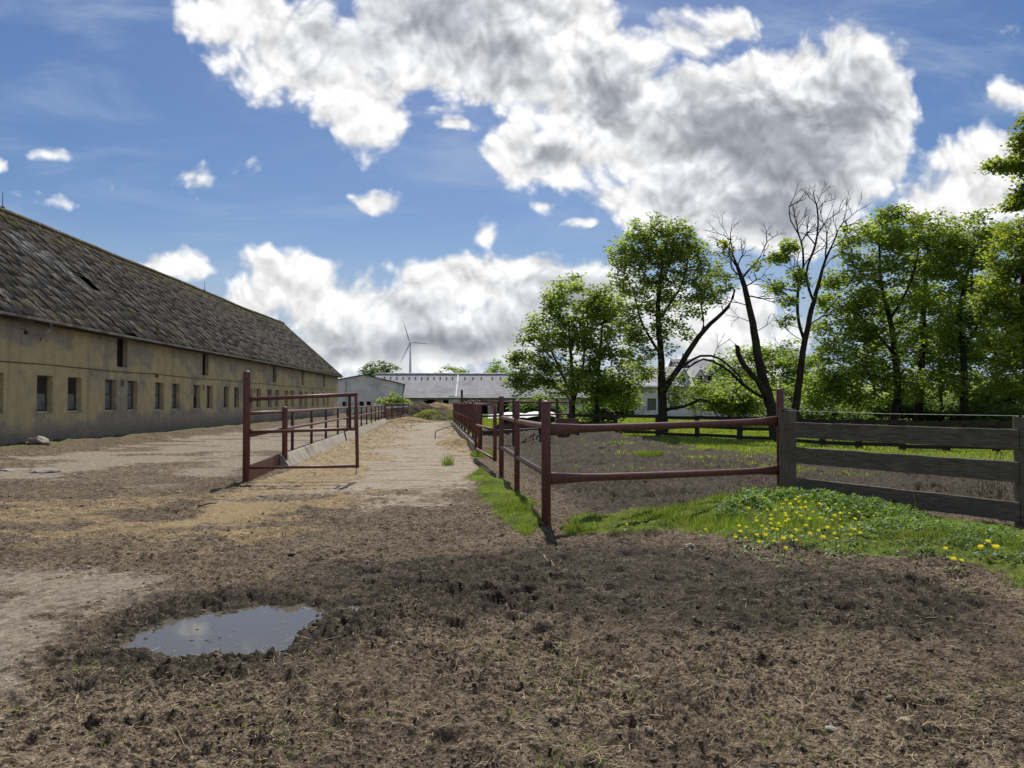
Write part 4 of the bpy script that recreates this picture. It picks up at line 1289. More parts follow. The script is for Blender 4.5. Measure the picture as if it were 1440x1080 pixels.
    for d in (26.0, 53.0):
        y = yy(d); MB().tube([(ex + 0.06, y, ez - 0.08), (ex + 0.03, y, ez - 0.3), (0.12, y, ez - 0.62), (0.10, y, ez - 0.7)], 0.045, 8).build('downspout', M['zinc'], barn, smooth=True)
    for d, z in ((25.0, 4.05), (35.2, 2.95)):
        y = yy(d); mb = MB(); mb.tube([(0, y, z), (0.14, y, z + 0.03), (0.2, y, z - 0.03)], 0.014, 6); mb.lump((0.2, y, z - 0.1), (0.07, 0.07, 0.08), 1, 2, 0.0)
        mb.build('wall_lamp', M['dark_pipe'], barn, smooth=True)
    # lightning rods on the ridge
    ro = None
    for d in (34.3, 59.0, 81.0):
        loc = (rx, d - Y0, rz_)
        if ro is None: ro = MB().tube([(0, 0, 0), (0, 0, 0.25), (0, 0, 0.9)], [0.03, 0.018, 0.012], 6).lump((0, 0, 0.22), (0.10, 0.10, 0.06), 2, 1, 0).build('lightning_rod', M['dark_pipe'], barn, loc)
        else: link_copy(ro, barn, loc)


build_barn()


# ------------------------------------------------------------------ buildings at the back
def gable_roof(mb, x0, x1, y0, y1, ze, zr, axis='x', over=0.4, th=0.14):
    """ridge along axis; both slopes with thickness"""
    if axis == 'x':
        ym = (y0 + y1) / 2; k = (zr - ze) / (ym - y0); zo = ze - over * k
        pr = [(y0 - over, zo), (ym, zr), (y1 + over, zo), (y1 + over, zo - th), (ym, zr - th), (y0 - over, zo - th)]
        A = [(x0 - over, a, b) for a, b in pr]; Bq = [(x1 + over, a, b) for a, b in pr]
    else:
        xm = (x0 + x1) / 2; k = (zr - ze) / (xm - x0); zo = ze - over * k
        pr = [(x1 + over, zo), (xm, zr), (x0 - over, zo), (x0 - over, zo - th), (xm, zr - th), (x1 + over, zo - th)]
        A = [(a, y0 - over, b) for a, b in pr]; Bq = [(a, y1 + over, b) for a, b in pr]
    n = 6
    mb.add(A + Bq, [(i, (i + 1) % n, n + (i + 1) % n, n + i) for i in range(n)] + [(5, 4, 1, 0), (4, 3, 2, 1), (n, n + 1, n + 4, n + 5), (n + 1, n + 2, n + 3, n + 4)])
    return mb


def back_buildings():
    # grey concrete shed behind the end of the long barn, gable towards the yard
    x0, y0 = gxy(472, 97); x1, _ = gxy(557, 97); y0 += 0.2
    x0 -= 2.0
    sh = thing('shed', 'pale grey gabled shed just past the end of the ochre barn', 'shed', (x0, y0, 0))
    w = x1 - x0; xm = gxy(511, 97)[0] - x0
    ze0, zp, ze1 = 4.1, 5.15, 4.15
    rects = [(gxy(p, 97)[0] - x0 - .28, gxy(p, 97)[0] - x0 + .28, 1.1, 1.75) for p in (484, 508, 518)]
    mb = MB(); wall_with_openings(mb, 0, w, -0.3, 4.1, rects, 0.25, 0.0, 1, 'x')
    mb.add([(0, 0, 4.1), (w, 0, 4.1), (w, 0, ze1), (xm, 0, zp), (0, 0, ze0)], [(0, 1, 2, 3, 4)])
    mb.add([(w, 0, -.3), (w, 14, -.3), (w, 14, ze1), (w, 0, ze1)], [(0, 1, 2, 3)])
    mb.add([(0, 0, -.3), (0, 14, -.3), (0, 14, ze0), (0, 0, ze0)], [(3, 2, 1, 0)])
    mb.build('wall', M['grey_wall'], sh)
    mb = MB()
    for a, b in (((-0.2, ze0 - .04), (xm, zp)), ((xm, zp), (w + .25, ze1 - .05))):
        p = [(a[0], -.2, a[1]), (b[0], -.2, b[1]), (b[0], 14, b[1]), (a[0], 14, a[1])]
        t = [(q[0], q[1], q[2] + .13) for q in p]
        mb.add(p + t, [(3, 2, 1, 0), (4, 5, 6, 7), (0, 1, 5, 4), (2, 3, 7, 6), (1, 2, 6, 5), (3, 0, 4, 7)])
    mb.build('roof', M['dark_roof'], sh)
    w0 = None
    for (a, b, c, d) in rects:
        loc = ((a + b) / 2, 0.2, (c + d) / 2)
        if w0 is None: w0 = MB().box((0, 0, 0), (.54, .04, .62)).build('window', M['dark_open'], sh, loc)
        else: link_copy(w0, sh, loc)
    MB().tube([(gxy(486, 97)[0] - x0, -.06, 0), (gxy(486, 97)[0] - x0, -.06, 4.4)], .05, 6).build('drainpipe', M['zinc'], sh)
    MB().tube([(gxy(525, 97)[0] - x0, -.06, 0), (gxy(525, 97)[0] - x0, -.06, 4.7)], .04, 6).build('downpipe', M['white_paint'], sh)

    # low wide barn with light grey roof across the end of the lane
    xa, y0 = gxy(527, 104); xb, _ = gxy(862, 104); D_ = 9.0
    lb = thing('barn', 'low wide barn with light grey roof closing the end of the lane', 'barn', (xa, y0, 0))
    w = xb - xa; zr = 5.75
    lx_ = lambda px: gxy(px, 104)[0] - xa
    # front wall with arched openings
    ops = [(lx_(590), lx_(622), 1.75, True), (lx_(623), lx_(630), 1.95, False), (lx_(672), lx_(686), 1.9, False), (lx_(700), lx_(716), 1.9, False), (lx_(742), lx_(756), 1.9, False)]
    mb = MB(); xs = []
    cuts = sorted({0, w, *[o_[0] for o_ in ops], *[o_[1] for o_ in ops]})
    for i in range(len(cuts) - 1):
        a, b = cuts[i], cuts[i + 1]
        op = next((o_ for o_ in ops if abs(o_[0] - a) < 1e-6), None)
        if op is None:
            mb.add([(a, 0, -.3), (b, 0, -.3), (b, 0, 2.62), (a, 0, 2.62)], [(0, 1, 2, 3)])
        else:
            N = 12
            for q in range(N):
                t0, t1 = q / N, (q + 1) / N
                f = (lambda t: 0.9 + 1.1 * math.sqrt(max(0, 1 - (2 * t - 1) ** 2))) if op[3] else (lambda t: op[2])
                u0, u1 = a + (b - a) * t0, a + (b - a) * t1
                mb.add([(u0, 0, f(t0)), (u1, 0, f(t1)), (u1, 0, 2.62), (u0, 0, 2.62), (u0, .4, f(t0)), (u1, .4, f(t1))], [(0, 1, 2, 3), (1, 0, 4, 5)])
    mb.add([(0, 0, -.3), (0, D_, -.3), (0, D_, 2.6), (0, D_ / 2, zr - .1), (0, 0, 2.6)], [(4, 3, 2, 1, 0)])
    mb.add([(w, 0, -.3), (w, D_, -.3), (w, D_, 2.6), (w, D_ / 2, zr - .1), (w, 0, 2.6)], [(0, 1, 2, 3, 4)])
    mb.add([(0, D_, -.3), (w, D_, -.3), (w, D_, 2.6), (0, D_, 2.6)], [(3, 2, 1, 0)])
    mb.build('wall', M['old_wall'], lb)
    MB().box((w / 2, 0.9, 1.1), (w - .4, 0.05, 2.9)).build('dark_backing', M['dark_open'], lb)  # near-black sheet painting in the unlit interior behind the openings
    gable_roof(MB(), 0, w, 0, D_, 2.62, zr, 'x', 0.5).build('roof', M['grey_roof'], lb)
    k = (zr - 2.62) / (D_ / 2)
    def on(x, t, up=0.02): return (x, t * D_ / 2, 2.62 + t * (zr - 2.62) + up)
    xw = lx_(642); MB().beam(on(xw - .1, -0.1, .03), on(xw + .1, 1.0, .03), 0.22, 0.05).build('roof_seam', M['white_paint'], lb)
    MB().tube([(-.5, D_ / 2, zr + .03), (w + .5, D_ / 2, zr + .03)], .13, 8).build('ridge_cap', M['zinc'], lb)
    MB().tube([(-.5, -0.62, 2.18), (w + .5, -0.62, 2.18)], .09, 8).build('gutter', M['dark_roof'], lb)
    v = None
    for px in list(range(536, 640, 9)) + [653, 665, 677, 693, 705, 717, 729, 741]:
        loc = on(lx_(px), 0.80, 0.05)
        if v is None: v = MB().box((0, 0, 0.03), (.20, .24, .13)).build('roof_vent', M['dark_roof'], lb, loc)
        else: link_copy(v, lb, loc)
    MB().box((lx_(638), -0.14, 1.2), (1.3, 0.26, 2.6)).build('pier', M['white_paint'], lb)
    MB().box((lx_(567), -0.12, 1.2), (1.0, 0.2, 2.6)).build('pier', M['grey_wall'], lb)

    # white farmhouse behind the old trees
    xa, y0 = gxy(868, 84); xb, _ = gxy(1062, 84); D_ = 11.0; w = xb - xa
    hs = thing('farmhouse', 'white farmhouse with grey roof and dormers half hidden by trees', 'house', (xa, y0, 0))
    hx = lambda px: gxy(px, 84)[0] - xa
    rects = [(hx(p) - .5, hx(p) + .5, .75, 2.05) for p in (917, 949, 975, 1003, 1030)] + [(hx(882) - .8, hx(882) + .8, -0.1, 1.75)]
    mb = MB(); wall_with_openings(mb, 0, w, -.3, 3.65, rects, .3, 0, 1, 'x'); zr = 5.9
    for x, fl_ in ((0, 1), (w, 0)):
        q = [(x, 0, -.3), (x, D_, -.3), (x, D_, 3.65), (x, D_ / 2, zr - .1), (x, 0, 3.65)]
        mb.add(q[::-1] if fl_ else q, [(0, 1, 2, 3, 4)])
    mb.add([(0, D_, -.3), (w, D_, -.3), (w, D_, 3.65), (0, D_, 3.65)], [(3, 2, 1, 0)])
    mb.build('wall', M['white_paint'], hs)
    gable_roof(MB(), 0, w, 0, D_, 3.65, zr, 'x', .45).build('roof', M['grey_roof'], hs)
    w0 = None
    for (a, b, c, d) in rects[:-1]:
        loc = ((a + b) / 2, .22, (c + d) / 2)
        if w0 is None:
            f = MB()
            for (x, z, sx_, sz) in ((-.46, 0, .08, 1.3), (.46, 0, .08, 1.3), (0, -.61, .84, .08), (0, .61, .84, .08), (0, 0.1, .84, .05)): f.box((x, 0, z), (sx_, .08, sz))
            w0 = f.build('window', M['frame_wood'], hs, loc); g = MB().box((0, .02, 0), (.84, .02, 1.14)).build('pane', M['glass'], w0)
        else:
            q = link_copy(w0, hs, loc); g2 = g.copy(); COL.objects.link(g2); g2.parent = q
    a, b, c, d = rects[-1]; MB().box(((a + b) / 2, .2, (c + d) / 2), (b - a - .04, .06, d - c - .02)).build('door', M['dark_wood'], hs)
    dm = None
    for px in (966, 990, 1004):
        X = hx(px); loc = (X, 1.0, 3.65)
        if dm is None:
            mb = MB(); mb.add([(-.55, 0, 0.1), (.55, 0, 0.1), (.55, 0, 1.05), (0, 0, 1.75), (-.55, 0, 1.05)], [(0, 1, 2, 3, 4)])
            mb.add([(-.55, 0, .1), (-.55, 0, 1.05), (-.55, 2.2, 1.05), (-.55, 2.2, .1)], [(0, 1, 2, 3)]); mb.add([(.55, 0, .1), (.55, 2.2, .1), (.55, 2.2, 1.05), (.55, 0, 1.05)], [(0, 1, 2, 3)])
            dm = mb.build('dormer', M['white_paint'], hs, loc)
            rf_ = gable_roof(MB(), -.55, .55, 0, 2.6, 1.06, 1.81, 'y', .2, .1).build('dormer_roof', M['grey_roof'], dm)
            dw = MB().box((0, -.02, .72), (.5, .03, .6)).build('dormer_window', M['dark_open'], dm)
        else:
            q = link_copy(dm, hs, loc)
            for c_ in (rf_, dw):
                z = c_.copy(); COL.objects.link(z); z.parent = q
    MB().tube([(hx(977), -.1, 0), (hx(977), -.1, 3.4)], .06, 8).build('downpipe', M['zinc'], hs)
    MB().tube([(-.4, -.52, 3.30), (w + .4, -.52, 3.30)], .08, 8).build('gutter', M['zinc'], hs)

    # taller roof further back
    xa, y0 = gxy(958, 104); xb, _ = gxy(1012, 104); w = xb - xa
    tb = thing('house', 'taller grey roofed house showing above the white farmhouse dormers', 'house', (xa, y0, 0))
    mb = MB(); mb.box((w / 2, 4, 2.5), (w, 8, 5.6))
    for x in (0.01, w - .01): mb.add([(x, 0, 5.25), (x, 8, 5.25), (x, 4, 7.7)], [(0, 1, 2)])
    mb.build('wall', M['white_paint'], tb)
    gable_roof(MB(), 0, w, 0, 8, 5.3, 7.9, 'x', .4).build('roof', M['grey_roof'], tb)
    MB().box((w * .3, 4, 8.0), (.6, .6, 1.4)).build('chimney', M['old_wall'], tb)

    # wind turbine far off
    hub = atd(577, 482, 1230.0)
    tb = thing('wind_turbine', 'distant three bladed wind turbine above the grey roof', 'wind turbine', (hub.x, hub.y, 0))
    H = hub.z
    MB().tube([(0, 0, -2), (0, 0, H * .5), (0, 0, H - 1.5)], [2.5, 2.0, 1.4], 16).build('tower', M['turbine_white'], tb, smooth=True)
    MB().tube([(0, 5, H), (0, 3, H), (0, -3, H), (0, -4.5, H)], [1.4, 2.0, 1.9, 1.3], 12).build('nacelle', M['turbine_white'], tb, smooth=True)
    MB().tube([(0, -4.5, H), (0, -5.8, H), (0, -6.8, H)], [1.7, 1.5, .5], 12).build('hub', M['turbine_white'], tb, smooth=True)
    for (dx, dz) in ((-9, 29), (27.5, -2), (-11.5, -24.5)):
        v = Vector((dx, 0, dz)).normalized(); s = Vector((-v.z, 0, v.x)); Lb = 36.0
        mb = MB(); vs = []; fs = []
        for i, (t, c, th) in enumerate(((0, .9, .9), (.06, 1.0, .8), (.18, 1.7, .45), (.5, 1.1, .25), (.85, .6, .13), (1, .15, .06))):
            o_ = Vector((0, -5.6, H)) + v * (1.2 + t * Lb)
            for (q, e) in ((-c * .45, 0), (0, th), (c, 0), (0, -th)): vs.append(o_ + s * q + Vector((0, e, 0)))
        for i in range(5):
            for q in range(4): fs.append((i * 4 + q, i * 4 + (q + 1) % 4, i * 4 + 4 + (q + 1) % 4, i * 4 + 4 + q))
        fs.append((20, 21, 22, 23)); mb.add(vs, fs); mb.build('blade', M['turbine_white'], tb)


back_buildings()


# ------------------------------------------------------------------ heaps and bits at the end of the lane
def heap(px, d, sx_, sy_, sz, mat, name, label, cat, seed, rag=0.35, tuft=None):
    x, y = gxy(px, d)
    n = 44; vs = []; V = []
    gx = np.linspace(-1, 1, n)
    A, B_ = np.meshgrid(gx, gx, indexing='ij')
    rr = np.sqrt(A ** 2 + B_ ** 2)
    nz = fbm(A * 2.2 + seed * 3.1, B_ * 2.2 + seed, 4, seed)
    nf = fbm(A * 9 + seed, B_ * 9, 3, seed + 9)
    Hh = np.clip(1 - (rr + (nz - .5) * rag * 1.6) ** 1.6, -0.15, 1) * sz * (0.75 + .6 * nz) + (nf - .5) * sz * .22 * (rr < 1)
    V = np.stack([A * sx_, B_ * sy_, Hh], 2).reshape(-1, 3)
    F = grid_faces(n, n)
    F = F[(rr.ravel()[F] < 1.06).all(1)]
    o = np_mesh(name, V, F[:, ::-1] * 1 if False else F, mat, None, True, loc=(x, y, 0))
    tag(o, label, cat)
    return o, V, (x, y)


heap(590, 80, 3.2, 2.5, 1.55, M['dung'], 'dung_heap', 'dark brown dung heap before the arched openings', 'heap', 3)
heap(617, 88, 4.0, 2.5, 1.55, M['hay'], 'straw_heap', 'tall pale straw heap in front of the far grey roofed barn', 'heap', 4)
heap(574, 60.5, 2.1, 1.6, 0.42, M['hay'], 'straw_heap', 'low golden straw heap at the far left end of the lane', 'heap', 5)
heap(608, 69, 2.6, 2.6, 0.95, M['dung'], 'earth_mound', 'overgrown earth mound blocking the end of the lane', 'mound', 6)
heap(645, 69, 2.4, 2.0, 0.7, M['dung'], 'earth_mound', 'low earth mound beside the right feed barrier at the lane end', 'mound', 7)
_, _, hp = heap(639, 28.5, 0.75, 1.3, 0.24, M['hay'], 'hay_pile', 'trodden brown hay pile against the right feed barrier', 'hay pile', 8)
heap(532, 72, 3.5, 3.0, 1.15, M['dung'], 'dung_heap', 'dark dung heap behind the left pipe fence below the shed', 'heap', 9)


def tuft_patch(px, d, rx, ry, n, hmin, hmax, mat, name, label, cat, seed, z0=None, wid=0.012, kind=None):
    rng = np.random.default_rng(seed); x, y = gxy(px, d)
    a = rng.uniform(0, 6.28, n); q = np.sqrt(rng.random(n))
    X = x + np.cos(a) * q * rx; Y = y + np.sin(a) * q * ry
    Zb = gh(X, Y) if z0 is None else z0 * np.clip(1 - q ** 1.6, 0, 1) * 0.9
    V, F = blades(np.column_stack([X - x, Y - y, Zb]), rng.uniform(hmin, hmax, n), np.full(n, wid), 0.8, rng)
    o = np_mesh(name, V, F, M[mat], loc=(x, y, 0)); tag(o, label, cat, kind=kind)


tuft_patch(604, 68, 1.7, 1.4, 700, .1, .3, 'pasture_blade', 'grass_tuft', 'green grass covering the earth mound at the lane end', 'grass tuft', 31, .95, .05)
tuft_patch(646, 68.5, 1.6, 1.4, 600, .1, .3, 'pasture_blade', 'grass_tuft', 'green grass on the low mound by the right feed barrier', 'grass tuft', 32, .7, .05)
tuft_patch(630, 19.3, .15, .3, 120, .08, .42, 'grass_blade', 'grass_tuft', 'lone tall green grass tuft growing from the lane', 'grass tuft', 33)
tuft_patch(912, 22.5, .45, .4, 900, .05, .16, 'grass_blade', 'grass_tuft', 'small bright grass tuft alone in the paddock mud', 'grass tuft', 34)
tuft_patch(1257, 11.0, .42, .15, 1500, .05, .2, 'dry_grass', 'dry_grass_clump', 'matted reddish dry grass clump under the lowest plank', 'dry grass', 35, wid=.004)
tuft_patch(680, 22.5, .4, .7, 700, .06, .2, 'grass_blade', 'grass_tuft', 'bright grass tuft seen through the small pipe gate', 'grass tuft', 36)


def dead_weed(px, d, h, label, seed):
    x, y = gxy(px, d); r_ = random.Random(seed); mb = MB(); g = ghf(x, y)
    for s in range(3):
        a = r_.uniform(0, 6.28); l = r_.uniform(.05, .2)
        top = Vector((math.cos(a) * l, math.sin(a) * l, h * r_.uniform(.75, 1)))
        mb.tube([(0, 0, -.05), top * .5 + Vector((r_.uniform(-.02, .02), 0, 0)), top], [.005, .004, .0025], 5)
        for q in range(9):
            t = r_.uniform(.35, 1); b = top * t; aa = r_.uniform(0, 6.28); ll = r_.uniform(.04, .12)
            e = b + Vector((math.cos(aa) * ll, math.sin(aa) * ll, ll * .8)); mb.tube([b, e], [.0025, .0015], 4)
            mb.lump(e, (.010, .010, .014), q, 1, .3)
    tag(mb.build('dead_weed', M['dry_stalk'], None, (x, y, g)), label, 'dry weed')


dead_weed(1404, 10.4, 1.05, 'tall dead brown weed behind the planks, tallest of the stalks', 1)
dead_weed(1378, 10.6, .75, 'shorter dead brown weed stalk left of the tallest one', 2)
dead_weed(1428, 10.1, .85, 'dead brown weed close to the right fence post', 3)


def pale_stalk(px, py, h, label, seed):
    p = at(px, py); r_ = random.Random(seed); g = ghf(p.x, p.y)
    a = r_.uniform(-.6, .6)
    tag(MB().tube([(0, 0, 0), (a * h * .15, 0, h * .4), (a * h * .3, .02, h * .75), (a * h * .9, .03, h * .95)], [.004, .0035, .003, .0015], 5).build('grass_stalk', M['straw_piece'], None, (p.x, p.y, g), True), label, 'grass stalk')


pale_stalk(1290, 738, .38, 'bent bleached grass stalk before the lowest plank', 4)
pale_stalk(1308, 742, .12, 'short bleached grass stalk beside the dry clump', 5)
pale_stalk(1112, 702, .36, 'bleached grass stalk leaning at the timber post', 8)
pale_stalk(840, 742, .22, 'pale grass stalk in the short grass below the lower red rail', 9)

# bent bar on the lane, trough, sheet and van
b0 = at(612, 617); b1 = at(641, 605)
bb = MB(); e_ = Vector((b1.x - b0.x, b1.y - b0.y, .35))
bb.tube([(0, 0, -.05), (0, 0, .27), Vector((.02, .05, .33)), e_ * .5 + Vector((0, 0, .17)), e_], .022, 8)
tag(bb.build('bent_bar', M['dark_pipe'], None, b0, True), 'dark bent iron bar standing on the lane before the hay pile', 'iron bar')

tx, ty = gxy(797, 29.3)
tr = thing('feed_trough', 'small rusty red metal trough on the mud bank at the back of the paddock', 'trough', (tx, ty, ghf(tx, ty)))
mb = MB(); 
for (c, s) in (((0, -.3, .2), (.84, .03, .3)), ((0, .3, .2), (.84, .03, .3)), ((-.42, 0, .2), (.03, .57, .3)), ((.42, 0, .2), (.03, .57, .3)), ((0, 0, .06), (.81, .57, .03))): mb.box(c, s)
mb.build('basin', M['red_pipe'], tr)
lg = None
for sx_ in (-.36, .36):
    for sy_ in (-.25, .25):
        if lg is None: lg = MB().box((0, 0, -.1), (.05, .05, .3)).build('leg', M['red_pipe'], tr, (sx_, sy_, 0))
        else: link_copy(lg, tr, (sx_, sy_, 0))

wx, wy = gxy(735, 36.5)
mb = MB(); vs = []; n = 14; m_ = 7
for i in range(n):
    for j in range(m_):
        u, v_ = i / (n - 1) - .5, j / (m_ - 1) - .5
        vs.append((u * 3.4 + .1 * math.sin(i * 1.3), v_ * 1.5 + .1 * math.sin(i), 1.0 + .22 * max(0, u) + .16 * vnoise(i * .7, j * .9, 5) - .7 * v_ ** 2 - .12 * (abs(u) * 2) ** 6))
mb.add(vs, [(i * m_ + j, (i + 1) * m_ + j, (i + 1) * m_ + j + 1, i * m_ + j + 1) for i in range(n - 1) for j in range(m_ - 1)])
o = mb.build('tarpaulin', M['white_sheet'], None, (wx, wy, 0), True)
tag(o, 'crumpled white tarpaulin spread over a heap behind the cross fence', 'tarpaulin')
heap(735, 36.5, 2.0, 1.2, .98, M['dung'], 'earth_mound', 'earth mound lying under the white tarpaulin', 'mound', 12)


def small_car(px, d, rz_, label):
    x, y = gxy(px, d)
    c = thing('parked_car', label, 'car', (x, y, ghf(x, y)), rz_)
    prof = [(-2.1, .35), (-2.1, .8), (-1.95, .92), (-1.0, .98), (-.45, 1.42), (.9, 1.45), (1.75, 1.0), (2.05, .9), (2.1, .35)]
    mb = MB(); vs = []
    for s in (-.82, .82):
        for (a, z) in prof: vs.append((a, s * (.86 if z > 1.1 else 1), z))
    n = len(prof)
    mb.add(vs, [(i, i + 1, n + i + 1, n + i) for i in range(n - 1)] + [tuple(range(n - 1, -1, -1)), tuple(range(n, 2 * n))])
    mb.build('body', M['car_paint'], c)
    mb = MB()
    for s in (-1, 1): mb.add([(-.75, s * .80, 1.04), (1.35, s * .80, 1.04), (.8, s * .735, 1.38), (-.42, s * .735, 1.36)], [(0, 1, 2, 3) if s < 0 else (3, 2, 1, 0)])
    mb.build('side_window', M['glass'], c)
    MB().add([(-1.0, -.66, 1.03), (-1.0, .66, 1.03), (-.52, .6, 1.40), (-.52, -.6, 1.40)], [(0, 3, 2, 1)]).build('windscreen', M['glass'], c)
    w = None
    for a in (-1.3, 1.3):
        for s in (-.78, .78):
            if w is None: w = MB().tube([(0, -.1, 0), (0, .1, 0)], .32, 16).build('wheel', M['rubber'], c, (a, s, .32))
            else: link_copy(w, c, (a, s, .32))


small_car(541, 80, R(20), 'blue car parked behind the left fence under a bush')

# ------------------------------------------------------------------ trees
class Tree:
    def __init__(self, base, seed):
        self.base = Vector(base); self.rng = np.random.default_rng(seed)
        self.pos = []; self.par = []; self.fix = []

    def limb(self, pts, radii, start=None):
        """explicit limb through world points; returns index list"""
        idx = []
        prev = -1 if start is None else start
        P = [np.array(p, float) for p in pts]
        ph = self.rng.uniform(0, 6.28, 2)
        for i in range(len(P) - 1):
            L = np.linalg.norm(P[i + 1] - P[i]); n = max(2, int(L / 0.35))
            for q in range(n + (1 if i == len(P) - 2 else 0)):
                t = q / n
                p0, p1, p2, p3 = P[max(i - 1, 0)], P[i], P[i + 1], P[min(i + 2, len(P) - 1)]
                p = 0.5 * (2 * p1 + (p2 - p0) * t + (2 * p0 - 5 * p1 + 4 * p2 - p3) * t * t + (3 * p1 - p0 - 3 * p2 + p3) * t ** 3)
                if q or i: p = p + self.rng.normal(0, 0.012, 3) + 0.05 * np.array([math.sin((i + t) * 2.3 + ph[0]), math.sin((i + t) * 2.9 + ph[1]), 0])
                if i == 0 and q == 0 and start is not None: continue
                self.pos.append(p); self.par.append(prev); self.fix.append(radii[i] * (1 - t) + radii[i + 1] * t)
                prev = len(self.pos) - 1; idx.append(prev)
        return idx

    def nearest(self, p):
        A = np.array(self.pos); return int(np.argmin(((A - np.array(p)) ** 2).sum(1)))

    def grow(self, T, zmin=1.0, step=0.35, up=0.25, wig=0.06):
        """grow a twig to every target from the nearest wood"""
        T = np.asarray(T); rng = self.rng
        N0 = len(self.pos); cap = N0 + len(T) * 30
        A = np.full((cap, 3), 1e9); A[:N0] = np.array(self.pos); n = N0
        low = A[:, 2] < self.base.z + zmin
        order = np.argsort(np.min(((T[:, None] - A[None, :N0]) ** 2).sum(2), 1))
        tips = []
        for t in order:
            p = T[t]
            dv = p - A[:n]; dist = np.sqrt((dv ** 2).sum(1))
            cost = dist + 0.8 * np.maximum(0, -dv[:, 2]) + np.where(A[:n, 2] < self.base.z + zmin, 3, 0)
            j = int(np.argmin(cost)); D = dist[j]
            if D < 0.12: tips.append((j, p)); continue
            k = max(1, int(math.ceil(D / step)))
            a = A[j]; prev = j
            bow = up * D
            for q in range(1, k + 1):
                s = q / k
                c = a + (p - a) * s + np.array([0, 0, bow * s * (1 - s)]) + (rng.normal(0, wig * min(1, D), 3) if q < k else 0)
                if n >= cap: break
                A[n] = c; self.pos.append(c); self.par.append(prev); self.fix.append(0.0); prev = n; n += 1
            tips.append((prev, p))
        return tips

    def ramify(self, j, d, L, depth, spread=0.72, up=0.15, planar=0.6):
        """bare forking twigs"""
        rng = self.rng; d = np.array(d, float); d /= np.linalg.norm(d) + 1e-9
        p = np.array(self.pos[j]); prev = j; n = max(2, int(L / 0.22)); step = L / n
        for q in range(n):
            d = d + rng.normal(0, 0.13, 3) + np.array([0, 0, up * 0.2]); d /= np.linalg.norm(d)
            p = p + d * step
            self.pos.append(p); self.par.append(prev); self.fix.append(0.0); prev = len(self.pos) - 1
            if depth > 0 and q >= n // 3 and rng.random() < 0.52:
                a = rng.normal(0, 1, 3) * np.array([1, planar, 0.8]); a /= np.linalg.norm(a)
                self.ramify(prev, d + a * spread * rng.uniform(.8, 1.6), L * rng.uniform(.45, .75), depth - 1, spread, up, planar)
        if depth > 0:
            for _ in range(2):
                a = rng.normal(0, 1, 3) * np.array([1, planar, 0.8]); a /= np.linalg.norm(a)
                self.ramify(prev, d + a * spread * rng.uniform(.5, 1.1), L * rng.uniform(.55, .85), depth - 1, spread, up, planar)

    def wood(self, tip_r=0.011, power=0.46, rmax=None, sides=(8, 5, 3)):
        n = len(self.pos); P = np.array(self.pos); par = np.array(self.par); cnt = np.zeros(n)
        kids = [[] for _ in range(n)]
        for i in range(n):
            if par[i] >= 0: kids[par[i]].append(i)
        for i in range(n - 1, -1, -1):
            if not kids[i]: cnt[i] += 1
            if par[i] >= 0: cnt[par[i]] += cnt[i]
        r = np.maximum(tip_r * cnt ** power, np.array(self.fix))
        if rmax: r = np.where(np.array(self.fix) > 0, np.maximum(np.array(self.fix), 0), np.minimum(r, rmax))
        mb = MB(); done = set()
        for i in range(n):
            starts = [i] if par[i] < 0 else []
            for k in starts: stack = [(None, k)]
            if not starts: continue
            while stack:
                p0, s = stack.pop()
                path = [s]; c = s
                while kids[c]:
                    ks = sorted(kids[c], key=lambda q: -r[q])
                    for q in ks[1:]: stack.append((c, q))
                    c = ks[0]; path.append(c)
                pts = [P[q] for q in path]; rs = [r[q] for q in path]
                if p0 is not None: pts = [P[p0]] + pts; rs = [rs[0]] + rs
                if len(pts) < 2: continue
                rs[-1] *= 0.5
                m = max(rs)
                mb.tube([Vector(q) - self.base for q in pts], rs, sides[0] if m > .12 else sides[1] if m > .03 else sides[2], m > .05)
        return mb


def ell(px, py, d, rx, ry, rd=None, n=40):
    """crown lobe: centre seen at px,py at distance d; radii in photo pixels"""
    c = atd(px, py, d); return (np.array(c), rx * d / FPX, ry * d / FPX, (rd if rd else (rx + ry) / 2) * d / FPX, n)


def lobe_points(lobes, rng, shell=0.5):
    out = []
    for (c, rx, rz_, ry, n) in lobes:
        v = rng.normal(0, 1, (n, 3)); v /= np.linalg.norm(v, axis=1)[:, None]
        q = (shell + (1 - shell) * rng.random(n) ** 0.6) * (0.85 + .3 * rng.random(n))
        out.append(c + v * q[:, None] * np.array([rx, ry, rz_]))
    return np.concatenate(out)


def foliage(pts, rng, per, spread, size, up_bias=0.45, flat=0.6, droop=.15):
    per = int(per * 1.75); spread *= 0.80; size *= 1.02
    C = np.repeat(pts, per, 0) + rng.normal(0, 1, (len(pts) * per, 3)) * np.array([spread, spread, spread * flat])
    s = size * rng.uniform(0.6, 1.3, len(C))
    return leaves(C, s, up_bias, rng, droop, 0.8)


